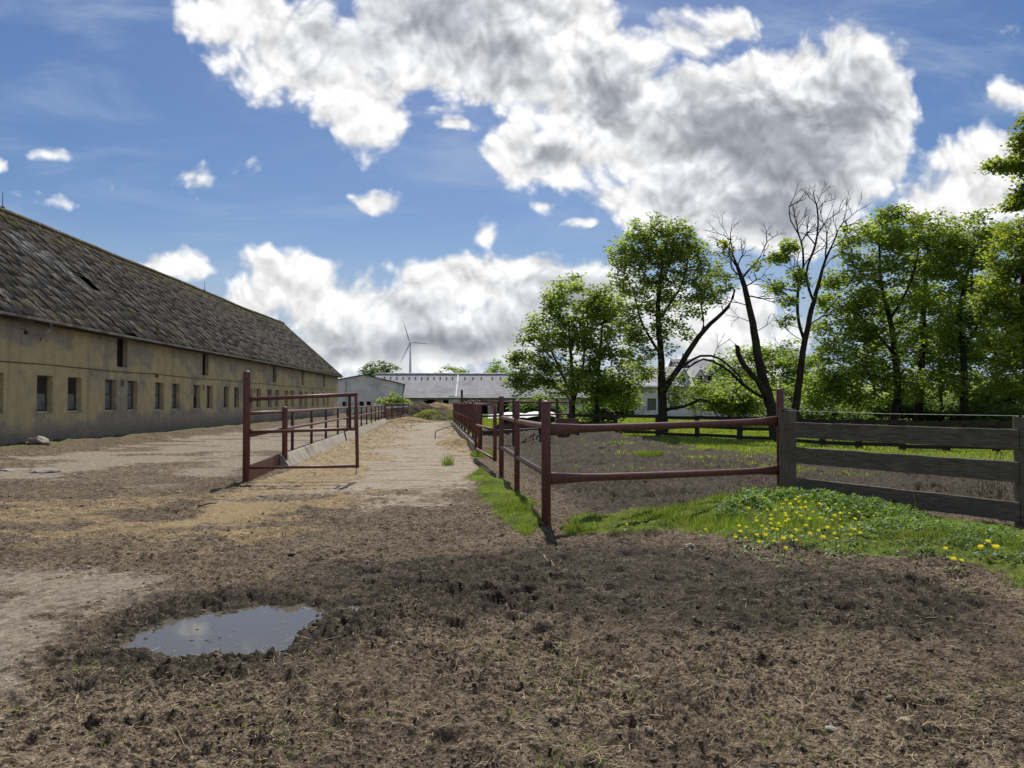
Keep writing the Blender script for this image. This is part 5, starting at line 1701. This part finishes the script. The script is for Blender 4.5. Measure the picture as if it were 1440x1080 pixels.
def make_tree(name, label, px, d, limbs, lobes, leafmat, seed, per=34, spread=.36, size=.17, zmin=1.2, leaf_frac=1.0, bare=None, group=None, tip=.010, cat='tree', extra_leaf=None, shell=.45, flat=.6, power=.46, up=.25, wig=.06):
    x, y = gxy(px, d); g = ghf(x, y) if d < 140 else 0
    root = thing(name, label, cat, (x, y, g), 0, group)
    T = Tree((x, y, g), seed)
    for (pts, rad) in limbs:
        W = [atd(a, b, d + dd) if b is not None else Vector((x, y, g - .2)) for (a, b, dd) in pts]
        st = T.nearest(W[0]) if T.pos else None
        T.limb(W, rad, st)
    tg = lobe_points(lobes, T.rng, shell) if lobes else np.zeros((0, 3))
    tg = tg[tg[:, 2] > g + .3] if len(tg) else tg
    tips = T.grow(tg, zmin, up=up, wig=wig) if len(tg) else []
    for (a, b, dd, dx, dz, Lb, dep) in (bare or []):
        j = T.nearest(atd(a, b, d + dd)); T.ramify(j, (dx, T.rng.uniform(-.5, .5), dz), Lb * .78, dep)
    T.wood(tip, power).build('trunk', M['bark'], root, smooth=True)
    if leafmat:
        pts = np.array([p for _, p in tips])
        pts = pts[T.rng.random(len(pts)) < leaf_frac]
        if extra_leaf is not None: pts = np.concatenate([pts, extra_leaf])
        V, F = foliage(pts, T.rng, per, spread, size, flat=flat)
        V = V - np.array([x, y, g])
        V[:, 2] = np.maximum(V[:, 2], 0.03)
        np_mesh('crown', V, F, M[leafmat], root)
    return root


# left pair of young maples
make_tree('maple_tree', 'young bushy maple with many thin stems, leftmost tree beyond the paddock', 806, 46,
          [([(806, None, 0), (806, 575, 0), (803, 520, 0), (801, 470, 0)], [.17, .15, .11, .06]), ([(806, 575, 0), (818, 520, .3), (822, 470, .5)], [.1, .08, .05]),
           ([(806, 560, 0), (786, 515, -.4), (768, 478, -.6)], [.09, .07, .04]), ([(806, 565, 0), (770, 535, .5), (745, 515, .6)], [.08, .05, .03])],
          [ell(805, 425, 46, 48, 38, 44, 75), ell(772, 470, 46, 40, 36, 36, 60), ell(838, 450, 46, 36, 44, 36, 45), ell(745, 515, 46, 32, 26, 30, 45), ell(760, 548, 46, 36, 18, 30, 30), ell(800, 500, 46, 40, 36, 40, 40), ell(724, 535, 46, 14, 12, 14, 12)],
          'maple_leaf', 1, per=26, spread=.33, size=.19, zmin=1.0)
make_tree('maple_tree', 'dense young maple with low crown just left of the tall old tree', 840, 45,
          [([(840, None, 0), (840, 580, 0), (842, 520, 0), (845, 460, 0)], [.16, .13, .1, .05])],
          [ell(850, 470, 45, 46, 46, 40, 60), ell(860, 520, 45, 44, 36, 40, 60), ell(835, 545, 45, 44, 28, 36, 55), ell(872, 555, 45, 36, 20, 34, 40), ell(855, 425, 45, 34, 26, 30, 30)],
          'maple_leaf', 2, per=30, spread=.34, size=.19, zmin=.8)
# tall old tree
make_tree('old_tree', 'tall rounded old tree with a thick forked trunk before the white house', 931, 37,
          [([(931, None, 0), (932, 590, 0), (933, 555, 0), (928, 510, 0), (926, 450, 0), (930, 390, 0), (935, 340, 0)], [.28, .23, .22, .17, .13, .09, .04]),
           ([(933, 550, 0), (948, 525, -.3), (975, 485, -.6), (1000, 455, -.8), (1022, 432, -1), (1035, 408, -1)], [.17, .15, .13, .10, .08, .05]),
           ([(975, 485, -.6), (990, 460, .3), (985, 420, .8)], [.08, .06, .04]), ([(928, 500, 0), (905, 455, .6), (890, 410, .9)], [.08, .06, .03]),
           ([(926, 450, 0), (955, 405, -.7), (968, 365, -.9)], [.08, .05, .03]), ([(932, 575, 0), (960, 572, -.6), (985, 562, -1), (1005, 568, -1.2)], [.09, .08, .06, .04]),
           ([(950, 522, -.3), (975, 505, -1), (1000, 500, -1.4), (1030, 520, -1.8), (1052, 545, -2)], [.08, .06, .055, .05, .03])],
          [ell(925, 345, 37, 58, 38, 50, 105), ell(888, 375, 37, 34, 46, 36, 60), ell(965, 370, 37, 50, 44, 44, 80), ell(920, 410, 37, 44, 36, 44, 55), ell(900, 460, 37, 36, 36, 34, 45), ell(975, 425, 37, 30, 30, 30, 30), ell(1005, 400, 37, 26, 36, 26, 22), ell(945, 470, 37, 30, 26, 30, 20), ell(905, 520, 37, 22, 30, 24, 22), ell(950, 545, 37, 22, 26, 22, 18), ell(985, 548, 37, 24, 14, 20, 14)],
          'old_leaf', 3, per=24, spread=.26, size=.155, zmin=1.6, shell=.35, tip=.011, wig=.1)
# leaning dead tree with broken stub
make_tree('dead_tree', 'leaning nearly bare dead tree with a broken stub behind the timber post', 1090, 33,
          [([(1090, None, 0), (1084, 575, 0), (1074, 530, 0), (1062, 480, 0), (1053, 430, 0), (1045, 392, 0), (1032, 365, 0)], [.30, .26, .22, .18, .14, .11, .05]),
           ([(1082, 565, 0), (1062, 535, -.3), (1046, 510, -.5), (1036, 488, -.6)], [.15, .13, .12, .10]),
           ([(1076, 560, 0), (1045, 540, -.8), (1015, 515, -1.2), (990, 505, -1.4), (970, 515, -1.5)], [.09, .07, .055, .045, .02]),
           ([(1045, 392, 0), (1058, 375, .3), (1068, 360, .5)], [.06, .04, .02])],
          [ell(1020, 345, 33, 10, 10, 16, 10), ell(1000, 395, 33, 10, 14, 12, 8), ell(1062, 372, 33, 10, 8, 12, 6)],
          'lime_leaf', 4, per=10, spread=.2, size=.15, leaf_frac=.9, tip=.0075, shell=.2, wig=.12, up=.1, power=.42,
          bare=[(1032, 366, 0, -.3, 1, 1.1, 3), (1036, 375, 0, -.9, .5, 1.0, 3), (1042, 388, 0, -1, .1, 1.0, 3), (1046, 395, 0, -.8, .6, .9, 3), (1068, 361, .5, .4, .9, .9, 3), (1060, 373, .3, .8, .5, .9, 3), (1046, 398, 0, .9, .4, .9, 3),
                (1052, 425, 0, -1, .2, 1.1, 3), (1050, 415, 0, 1, -.1, .9, 3), (1056, 450, 0, -1, .3, 1.0, 2), (1058, 465, 0, 1, .4, .8, 2), (1040, 372, 0, .2, 1, 1.0, 3), (1036, 488, -.6, -.6, .6, .4, 1),
                (1045, 540, -.8, -.7, -.4, .8, 2), (1015, 515, -1.2, -.6, -.7, .8, 3), (990, 505, -1.4, -.8, -.4, .9, 3), (970, 515, -1.5, -.5, -.8, .7, 2), (1002, 508, -1.3, -.1, 1, .8, 2), (1030, 526, -1, 0, -1, .7, 2)])
# half bare tree
make_tree('half_bare_tree', 'slender half bare tree with twiggy top and a few leaf clumps', 1118, 34,
          [([(1118, None, 0), (1118, 575, 0), (1126, 520, 0), (1133, 480, 0), (1142, 425, 0), (1158, 380, 0), (1172, 340, 0)], [.24, .19, .16, .14, .11, .07, .035]),
           ([(1133, 480, 0), (1122, 440, .4), (1120, 410, .5), (1132, 375, .5), (1125, 340, .5), (1112, 310, .5)], [.08, .07, .06, .05, .04, .02]),
           ([(1142, 425, 0), (1136, 385, -.3), (1145, 345, -.3), (1150, 310, -.3)], [.07, .05, .04, .02])],
          [ell(1105, 365, 34, 24, 26, 22, 26), ell(1095, 400, 34, 18, 24, 20, 20), ell(1105, 445, 34, 22, 24, 24, 20)],
          None, 5, tip=.0075, shell=.15, wig=.1, up=.05, power=.42,
          bare=[(1112, 310, .5, -.1, 1, .9, 3), (1125, 340, .5, -.6, .8, 1.0, 3), (1125, 338, .5, .5, 1, 1.0, 3), (1132, 375, .5, .6, .9, 1.1, 3), (1150, 310, -.3, 0, 1, .9, 3), (1147, 330, -.3, .6, .9, 1.0, 3), (1145, 345, -.3, -.5, .9, 1.0, 3), (1172, 340, 0, .3, 1, 1.2, 3), (1168, 350, 0, .9, .6, 1.1, 3),
                (1165, 360, 0, -.3, 1, 1.2, 3), (1158, 380, 0, .9, .7, 1.2, 3), (1120, 410, .5, -.8, .6, 1.0, 3), (1121, 425, .4, -.9, .3, 1.0, 3), (1118, 400, .5, -.8, .8, .9, 3), (1133, 480, 0, -1, .3, 1.2, 2), (1138, 455, 0, .9, .5, 1.0, 3), (1130, 500, 0, -.9, .2, 1.1, 2), (1137, 390, -.3, -.5, .8, .9, 3)])
rng_ = np.random.default_rng(55)
cl = lobe_points([ell(1095, 365, 34, 14, 10, 12, 10), ell(1110, 350, 34, 10, 10, 12, 7), ell(1092, 405, 34, 8, 8, 8, 5), ell(1120, 385, 34, 10, 8, 8, 5), ell(1110, 420, 34, 10, 10, 8, 5), ell(1105, 450, 34, 8, 6, 8, 4), ell(1160, 425, 34, 12, 10, 12, 7), ell(1125, 400, 34, 10, 10, 10, 5)], rng_, .1)
V, F = foliage(cl, rng_, 26, .24, .17)
hb_ = next(o for o in bpy.data.objects if o.name.startswith('half_bare_tree'))
np_mesh('crown', V - np.array(hb_.location), F, M['maple_leaf'], hb_)

# big maples at right
make_tree('maple_tree', 'large layered maple, nearest the half bare tree in the right grove', 1254, 47,
          [([(1262, None, 0), (1262, 560, 0), (1258, 500, 0), (1252, 450, 0), (1240, 400, 0), (1235, 340, 0)], [.30, .25, .2, .16, .1, .05]),
           ([(1258, 500, 0), (1225, 460, .5), (1195, 430, .8)], [.12, .09, .04]), ([(1252, 450, 0), (1280, 400, -.6), (1292, 350, -1)], [.1, .08, .04]), ([(1262, 540, 0), (1215, 525, -.8), (1175, 530, -1)], [.09, .06, .03])],
          [ell(1270, 320, 47, 50, 34, 48, 85), ell(1225, 350, 47, 46, 36, 44, 70), ell(1290, 370, 47, 50, 36, 46, 60), ell(1195, 405, 47, 40, 34, 40, 60), ell(1250, 420, 47, 60, 36, 46, 70), ell(1185, 460, 47, 42, 36, 40, 60), ell(1170, 515, 47, 36, 40, 38, 65), ell(1235, 490, 47, 50, 36, 44, 60), ell(1210, 545, 47, 50, 30, 40, 65), ell(1150, 550, 47, 26, 26, 30, 35), ell(1270, 540, 47, 40, 24, 36, 35)],
          'maple_leaf', 6, per=26, spread=.40, size=.21, zmin=1.4, flat=.45)
make_tree('maple_tree', 'tall straight maple in the middle of the right grove', 1294, 50,
          [([(1294, None, 0), (1293, 560, 0), (1296, 480, 0), (1302, 400, 0), (1305, 340, 0)], [.30, .26, .2, .12, .05])],
          [ell(1310, 345, 50, 42, 34, 44, 50), ell(1325, 405, 50, 46, 40, 44, 60), ell(1300, 460, 50, 50, 36, 44, 60), ell(1330, 500, 50, 46, 36, 40, 55), ell(1300, 545, 50, 46, 24, 36, 40)],
          'maple_leaf', 7, per=26, spread=.42, size=.22, zmin=1.4, flat=.45)
make_tree('maple_tree', 'broad maple with open airy top towards the right of the grove', 1358, 46,
          [([(1358, None, 0), (1357, 560, 0), (1354, 500, 0), (1350, 440, 0), (1362, 380, 0), (1375, 340, 0)], [.26, .22, .18, .14, .09, .04]), ([(1354, 500, 0), (1385, 440, -.5), (1410, 400, -.8)], [.1, .07, .04])],
          [ell(1360, 325, 46, 46, 30, 44, 70), ell(1400, 350, 46, 40, 34, 40, 55), ell(1345, 375, 46, 40, 30, 40, 45), ell(1380, 420, 46, 50, 36, 44, 65), ell(1350, 470, 46, 46, 34, 40, 50), ell(1400, 490, 46, 44, 34, 40, 55), ell(1370, 545, 46, 44, 24, 36, 45)],
          'maple_leaf', 8, per=26, spread=.38, size=.20, zmin=1.4, flat=.45)
make_tree('lime_tree', 'yellow green tree filling the right edge beside the airy maple', 1440, 38,
          [([(1447, None, 0), (1446, 560, 0), (1442, 470, 0), (1440, 380, 0), (1446, 320, 0)], [.26, .22, .18, .12, .05])],
          [ell(1430, 350, 38, 40, 40, 44, 80), ell(1420, 410, 38, 46, 36, 44, 80), ell(1470, 380, 38, 50, 60, 44, 60), ell(1425, 470, 38, 42, 40, 40, 70), ell(1465, 450, 38, 46, 50, 40, 50), ell(1435, 530, 38, 40, 30, 36, 50)],
          'lime_leaf', 9, per=28, spread=.32, size=.17, zmin=1.2, flat=.5)
make_tree('overhanging_tree', 'tall tree beyond the right edge whose upper boughs reach into view', 1560, 31,
          [([(1560, None, 0), (1558, 500, 0), (1545, 380, 0), (1530, 250, 0), (1525, 160, 0)], [.34, .3, .24, .15, .06]), ([(1538, 320, 0), (1490, 270, 0), (1440, 240, 0), (1395, 235, 0)], [.12, .09, .06, .02]), ([(1530, 260, 0), (1480, 210, 0), (1440, 185, 0)], [.1, .07, .03]), ([(1540, 350, 0), (1490, 310, 0), (1440, 285, 0)], [.1, .07, .03])],
          [ell(1425, 232, 31, 32, 10, 26, 34), ell(1450, 195, 31, 26, 26, 24, 40), ell(1480, 230, 31, 40, 40, 34, 60), ell(1445, 275, 31, 18, 16, 22, 26), ell(1520, 180, 31, 50, 60, 44, 80), ell(1530, 300, 31, 60, 60, 50, 80), ell(1560, 400, 31, 60, 60, 50, 60), ell(1425, 290, 31, 8, 6, 12, 6)],
          'lime_leaf', 10, per=30, spread=.26, size=.15, zmin=3, flat=.5)

# background trees and bushes
def bush(name, label, px, d, w, h, mat, seed, n=60, per=34, size=.2, spread=.4, cat='bush', low=None, group=None):
    """px: where it stands; w, h in metres"""
    x, y = gxy(px, d); g = ghf(x, y) if d < 140 else 0
    lob = []
    r_ = random.Random(seed)
    for i in range(7):
        a = r_.uniform(-.5, .5)
        lob.append((np.array((x + a * w * .75, y + r_.uniform(-.3, .3) * w, g + h * r_.uniform(.35, .72) * (1 - .5 * abs(a)))), w * r_.uniform(.2, .34), h * r_.uniform(.2, .3), w * .28, n // 7 + 2))
    root = thing(name, label, cat, (x, y, g), 0, group)
    T = Tree((x, y, g), seed)
    for i in range(4):
        a = i * 1.7 + seed
        T.limb([(x, y, g - .1), (x + .12 * w * math.cos(a), y + .12 * w * math.sin(a), g + h * .3), (x + .2 * w * math.cos(a), y + .2 * w * math.sin(a), g + h * .6)], [.02 + .012 * h, .015 + .008 * h, .01], None)
    tips = T.grow(lobe_points(lob, T.rng, .4), .2, .6)
    T.wood(.012).build('trunk', M['bark'], root, smooth=True)
    V, F = foliage(np.array([p for _, p in tips]), T.rng, per, spread, size)
    V = V - np.array([x, y, g]); V[:, 2] = np.maximum(V[:, 2], .02)
    np_mesh('crown', V, F, M[mat], root)


bush('broad_tree', 'rounded bright green tree behind the leaning dead trunk', 1085, 74, 9.5, 9.2, 'bush_leaf', 1, 170, 40, .28, .6, 'tree')
bush('broad_tree', 'round tree standing up behind the middle of the far grey roof', 641, 135, 6.6, 11.2, 'bush_leaf', 2, 90, 34, .42, .6, 'tree')
bush('broad_tree', 'dark tree peeking over the far roof above the grey shed', 533, 128, 5.0, 10.6, 'dark_leaf', 3, 70, 30, .4, .55, 'tree')
bush('broad_tree', 'low tree crown behind the far roof left of the maples', 700, 140, 6.0, 10.4, 'bush_leaf', 4, 70, 30, .42, .6, 'tree')
bush('elder_bush', 'leafy bush by the end wall between shed and parked car', 552, 84, 3.2, 3.0, 'bush_leaf', 5, 60, 30, .22, .35)
bush('elder_bush', 'sprawling light green bush before the white house, right of the old trunk', 1018, 50, 5.4, 3.1, 'bush_leaf', 6, 120, 36, .22, .42)
bush('elder_bush', 'round bush under the dead tree beside the white house end', 1052, 58, 5.5, 4.2, 'bush_leaf', 7, 100, 36, .24, .42)
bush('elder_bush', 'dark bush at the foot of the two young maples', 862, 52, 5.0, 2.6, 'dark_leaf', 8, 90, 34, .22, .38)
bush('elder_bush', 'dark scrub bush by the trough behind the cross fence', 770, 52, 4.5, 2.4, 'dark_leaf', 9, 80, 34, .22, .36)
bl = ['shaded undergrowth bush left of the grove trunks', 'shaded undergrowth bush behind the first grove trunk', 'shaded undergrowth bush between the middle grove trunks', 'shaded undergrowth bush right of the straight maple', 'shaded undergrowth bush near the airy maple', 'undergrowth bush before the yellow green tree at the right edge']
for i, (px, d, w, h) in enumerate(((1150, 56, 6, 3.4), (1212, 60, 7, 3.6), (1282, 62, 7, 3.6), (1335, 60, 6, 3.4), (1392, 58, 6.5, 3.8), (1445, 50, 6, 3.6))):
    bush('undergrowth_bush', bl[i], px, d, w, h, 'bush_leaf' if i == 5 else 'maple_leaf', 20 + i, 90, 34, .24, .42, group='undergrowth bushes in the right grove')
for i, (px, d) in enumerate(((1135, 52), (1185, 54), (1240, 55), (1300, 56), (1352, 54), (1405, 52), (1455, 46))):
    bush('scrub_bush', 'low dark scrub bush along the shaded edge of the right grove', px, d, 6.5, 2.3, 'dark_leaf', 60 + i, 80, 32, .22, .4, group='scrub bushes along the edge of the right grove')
# slim trunks inside the grove
for i, (px, d, lab) in enumerate(((1322, 53, 'slim dark young tree between the straight and the airy maple'), (1228, 56, 'slim dark young tree behind the layered maple'), (1400, 52, 'slim dark young tree right of the airy maple'))):
    make_tree('young_tree', lab, px, d, [([(px, None, 0), (px + 1, 540, 0), (px - 3, 450, 0)], [.14, .11, .05])],
              [ell(px, 440, d, 36, 40, 34, 40), ell(px, 500, d, 40, 30, 34, 40)], 'dark_leaf', 40 + i, per=26, spread=.4, size=.24)


def treeline():
    # distant wood closing the horizon
    rng = np.random.default_rng(77); n = 26000
    a = rng.uniform(-R(50), R(62), n); d = rng.uniform(150, 190, n)
    x = d * np.sin(a); y = d * np.cos(a)
    top = 3.5 + 5.5 * fbm(a * 26, a * 0 + 3, 3, 6) * sstep(-.08, .30, a) + 1.6 * fbm(a * 80, a * 0, 2, 7)
    z = rng.random(n) ** .8 * top
    V, F = leaves(np.column_stack([x, y, z]), rng.uniform(.5, 1.2, n), .4, rng, .1, .85)
    tag(np_mesh('treeline', V, F, M['bush_leaf']), 'far belt of trees along the horizon', 'treeline', kind='stuff')


treeline()

# ------------------------------------------------------------------ light
SUN_EL, SUN_AZ = R(52), R(2.0)
sun_d = bpy.data.lights.new('sun', 'SUN'); sun = bpy.data.objects.new('sun', sun_d); COL.objects.link(sun)
sun_d.energy = 4.4; sun_d.angle = R(0.53); sun_d.color = (1.0, 0.95, 0.87)
dirn = Vector((math.sin(SUN_AZ) * math.cos(SUN_EL), math.cos(SUN_AZ) * math.cos(SUN_EL), math.sin(SUN_EL)))
sun.rotation_euler = (-dirn).to_track_quat('-Z', 'Y').to_euler()
sun.location = dirn * 60


# ------------------------------------------------------------------ sky with broken cumulus
def build_world():
    w = bpy.data.worlds.new('World'); scene.world = w; w.use_nodes = True
    nt = w.node_tree; nt.nodes.clear(); k = NT(nt)
    sky = k.n('ShaderNodeTexSky', sky_type='NISHITA', sun_disc=False, sun_elevation=SUN_EL, sun_rotation=SUN_AZ, altitude=100, air_density=1.0, dust_density=0.6, ozone_density=2.0)
    D = nt.nodes.new('ShaderNodeTexCoord').outputs['Generated']
    s = k.sep(D)
    yy_ = k.math('MAXIMUM', s[1], 0.12)
    comb = k.n('ShaderNodeCombineXYZ')
    k.put(comb.inputs[0], k.math('DIVIDE', s[0], yy_)); k.put(comb.inputs[1], k.math('DIVIDE', s[2], yy_))
    uv = comb.outputs[0]
    def UV(px, py):
        r_ = ray(px, py); return (r_.x / r_.y, r_.z / r_.y)
    warp = k.n('ShaderNodeTexNoise'); k.put(warp.inputs['Vector'], uv); warp.inputs['Scale'].default_value = 7; warp.inputs['Detail'].default_value = 3
    wv = nt.nodes.new('ShaderNodeVectorMath'); wv.operation = 'MULTIPLY_ADD'
    k.put(wv.inputs[0], warp.outputs['Color']); wv.inputs[1].default_value = (0.07, 0.07, 0); 
    sh = nt.nodes.new('ShaderNodeVectorMath'); sh.operation = 'SUBTRACT'; k.put(sh.inputs[0], uv); sh.inputs[1].default_value = (0.035, 0.035, 0)
    k.put(wv.inputs[2], sh.outputs[0])
    uw = wv.outputs[0]
    def blobset(blobs):
        acc = None
        for (px, py, rx, ry, wt) in blobs:
            u, v = UV(px, py)
            a = nt.nodes.new('ShaderNodeVectorMath'); a.operation = 'SUBTRACT'; k.put(a.inputs[0], uw); a.inputs[1].default_value = (u, v, 0)
            b = nt.nodes.new('ShaderNodeVectorMath'); b.operation = 'MULTIPLY'; k.put(b.inputs[0], a.outputs[0]); b.inputs[1].default_value = (FPX / rx, FPX / ry, 0)
            c = nt.nodes.new('ShaderNodeVectorMath'); c.operation = 'LENGTH'; k.put(c.inputs[0], b.outputs[0])
            e = k.math('MULTIPLY_ADD', c.outputs['Value'], -wt, wt)
            acc = e if acc is None else k.math('SMOOTH_MAX', acc, e, 0.25)
        return acc
    dens = [(330, 20, 120, 60, 1), (430, 70, 150, 90, 1.1), (520, 140, 90, 70, .8), (610, 40, 170, 95, 1.5), (530, 175, 60, 30, .7), (640, 182, 45, 20, .6), (760, 60, 160, 130, 1.7), (840, 130, 130, 120, 1.7), (760, 215, 92, 62, 1.3),
            (960, 55, 60, 40, .6), (1010, 30, 40, 30, .5),
            (1000, 190, 190, 120, 1.9), (1130, 160, 150, 120, 2.0), (1205, 105, 85, 80, 1.5), (1245, 150, 62, 84, 1.4), (1090, 260, 170, 90, 1.9), (940, 280, 120, 60, 1.3), (1215, 225, 80, 60, 1.2), (1095, 312, 160, 60, 1.5),
            (1420, 140, 50, 40, .7), (1400, 235, 150, 65, 1.0), (1340, 275, 160, 50, 1.0), (1480, 60, 60, 40, .4),
            (220, 372, 80, 28, .8), (418, 402, 66, 42, 1.15), (362, 425, 56, 36, .9), (470, 440, 110, 50, 1), (640, 400, 150, 48, 1.2), (750, 388, 120, 44, 1.2), (560, 435, 120, 55, 1.1), (640, 475, 200, 60, 1.2), (800, 440, 150, 75, 1.2), (480, 485, 150, 50, .9),
            (520, 285, 30, 20, .7), (755, 287, 28, 14, .6), (815, 314, 26, 9, .5), (690, 322, 24, 22, .5), (70, 285, 44, 20, .35), (4, 228, 18, 18, .6), (285, 245, 60, 20, .22), (375, 375, 60, 22, .35), (90, 220, 40, 9, .2), (1000, 470, 160, 80, .9)]
    grey = [(620, 20, 150, 60, 1), (500, 60, 80, 40, .7), (700, 80, 70, 60, .7), (860, 130, 60, 70, .9), (775, 215, 45, 24, .8), (1090, 210, 170, 95, 1.25), (1200, 160, 90, 80, .9), (1010, 180, 120, 70, .9), (1090, 300, 130, 50, 1.1), (960, 250, 80, 60, .6),
            (640, 490, 260, 40, .9), (800, 420, 90, 50, .7), (480, 505, 140, 30, .7), (590, 445, 70, 24, .5), (760, 470, 160, 40, .8), (1000, 560, 300, 50, .5)]
    Md = blobset(dens); Mg = blobset(grey)
    front = k.ss(s[1], 0.16, 0.36)
    Md = k.math('ADD', k.math('MULTIPLY', k.math('MAXIMUM', Md, -1.5), front), k.math('MULTIPLY', k.math('SUBTRACT', 1.0, front), 0.12))  # unseen cloud cover behind the camera, added as fill light
    n1 = k.noise(uv, 9.0, 10, 0.60, 0.0)
    sh2 = nt.nodes.new('ShaderNodeVectorMath'); sh2.operation = 'ADD'; k.put(sh2.inputs[0], uv); sh2.inputs[1].default_value = (0.004, 0.022, 0)
    n2 = k.noise(sh2.outputs[0], 9.0, 6, 0.60, 0.0)
    n3 = k.noise(uv, 4.5, 4, 0.55)
    n4 = k.noise(uv, 26.0, 6, 0.6, 0.0)
    sh3 = nt.nodes.new('ShaderNodeVectorMath'); sh3.operation = 'ADD'; k.put(sh3.inputs[0], uv); sh3.inputs[1].default_value = (0.002, 0.010, 0)
    n5 = k.noise(sh3.outputs[0], 26.0, 3, 0.6, 0.0)
    def puff(vec):
        vo = nt.nodes.new('ShaderNodeTexVoronoi'); vo.voronoi_dimensions = '2D'; vo.feature = 'SMOOTH_F1'
        vo.inputs['Scale'].default_value = 15; vo.inputs['Smoothness'].default_value = 0.35; vo.inputs['Detail'].default_value = 2.0; vo.inputs['Roughness'].default_value = 0.55; vo.inputs['Lacunarity'].default_value = 2.3
        k.put(vo.inputs['Vector'], vec)
        return vo.outputs['Distance']
    w2 = nt.nodes.new('ShaderNodeVectorMath'); w2.operation = 'MULTIPLY_ADD'
    k.put(w2.inputs[0], warp.outputs['Color']); w2.inputs[1].default_value = (0.10, 0.10, 0); k.put(w2.inputs[2], uv)
    w3 = nt.nodes.new('ShaderNodeVectorMath'); w3.operation = 'ADD'; k.put(w3.inputs[0], w2.outputs[0]); w3.inputs[1].default_value = (0.003, 0.016, 0)
    p1 = puff(w2.outputs[0]); p2 = puff(w3.outputs[0])
    Md = k.math('ADD', Md, k.math('MULTIPLY', k.math('SUBTRACT', 0.62, p1), 0.50))
    dn = k.math('ADD', Md, k.math('MULTIPLY', k.math('SUBTRACT', n1, 0.5), 1.7))
    alpha = k.ss(dn, -0.06, 0.40)
    relief = k.math('ADD', k.math('MULTIPLY', k.math('SUBTRACT', n1, n2), 0.6), k.math('ADD', k.math('MULTIPLY', k.math('SUBTRACT', n4, n5), 0.30), k.math('MULTIPLY', k.math('SUBTRACT', p2, p1), 0.50)))       # lit from above
    g = k.math('ADD', k.math('MAXIMUM', Mg, -1.0), k.math('MULTIPLY', k.math('SUBTRACT', n3, 0.5), 0.55))
    g = k.math('SUBTRACT', g, k.math('MULTIPLY', relief, 0.8))
    dl = k.math('ADD', Md, k.math('ADD', k.math('MULTIPLY', k.math('SUBTRACT', n3, 0.5), 0.8), k.math('MULTIPLY', k.math('SUBTRACT', n1, 0.5), 0.45)))
    gf = k.math('MULTIPLY', k.ss(g, -0.40, 0.85), k.ss(dl, 0.15, 0.85))
    relief = k.math('MULTIPLY', relief, k.math('SUBTRACT', 1.0, k.math('MULTIPLY', gf, 0.6)))
    lum = k.math('SUBTRACT', k.math('ADD', 1.0, relief), k.math('MULTIPLY', gf, 0.54), clamp=False)
    lum = k.math('MINIMUM', k.math('MAXIMUM', lum, 0.22), 1.15)
    tint = k.mix(gf, (1.0, 1.0, 1.0), (0.90, 0.95, 1.06))
    cl = nt.nodes.new('ShaderNodeVectorMath'); cl.operation = 'SCALE'; k.put(cl.inputs[0], tint); k.put(cl.inputs['Scale'], k.math('MULTIPLY', lum, CLOUD))
    # deep blue clear air; thin veil streaks
    hs = k.n('ShaderNodeHueSaturation'); hs.inputs['Hue'].default_value = 0.508; hs.inputs['Saturation'].default_value = SKY_SAT; hs.inputs['Value'].default_value = SKY_VAL; k.put(hs.inputs['Color'], sky.outputs[0])
    ci = nt.nodes.new('ShaderNodeMapping'); ci.vector_type = 'POINT'; k.put(ci.inputs['Vector'], uv); ci.inputs['Rotation'].default_value = (0, 0, R(-22)); ci.inputs['Scale'].default_value = (1.2, 4.5, 1)
    veil = k.math('MULTIPLY', k.ss(k.noise(ci.outputs[0], 2.4, 8, 0.62, 0.6), 0.45, 0.76), 0.60)
    low = k.ss(s[2], 0.24, 0.03, 0, 0.9)
    base = k.mix(k.math('ADD', veil, low, clamp=True), hs.outputs[0], (CLOUD * .44, CLOUD * .55, CLOUD * .74))
    col = k.mix(alpha, base, cl.outputs[0])
    bg = k.n('ShaderNodeBackground'); k.put(bg.inputs['Color'], col); bg.inputs['Strength'].default_value = 0.15
    o = nt.nodes.new('ShaderNodeOutputWorld'); nt.links.new(bg.outputs[0], o.inputs[0])
    w.cycles.sampling_method = 'MANUAL'; w.cycles.sample_map_resolution = 512


CLOUD, SKY_SAT, SKY_VAL = 4.9, 1.28, 0.42
build_world()

# ------------------------------------------------------------------ render
scene.view_settings.view_transform = 'Standard'
scene.view_settings.look = 'None'
scene.view_settings.exposure = 0.32
scene.view_settings.gamma = 1.0
scene.cycles.use_denoising = True
scene.cycles.max_bounces = 8
scene.cycles.diffuse_bounces = 5
scene.cycles.glossy_bounces = 2
scene.cycles.transmission_bounces = 6
scene.cycles.transparent_max_bounces = 4
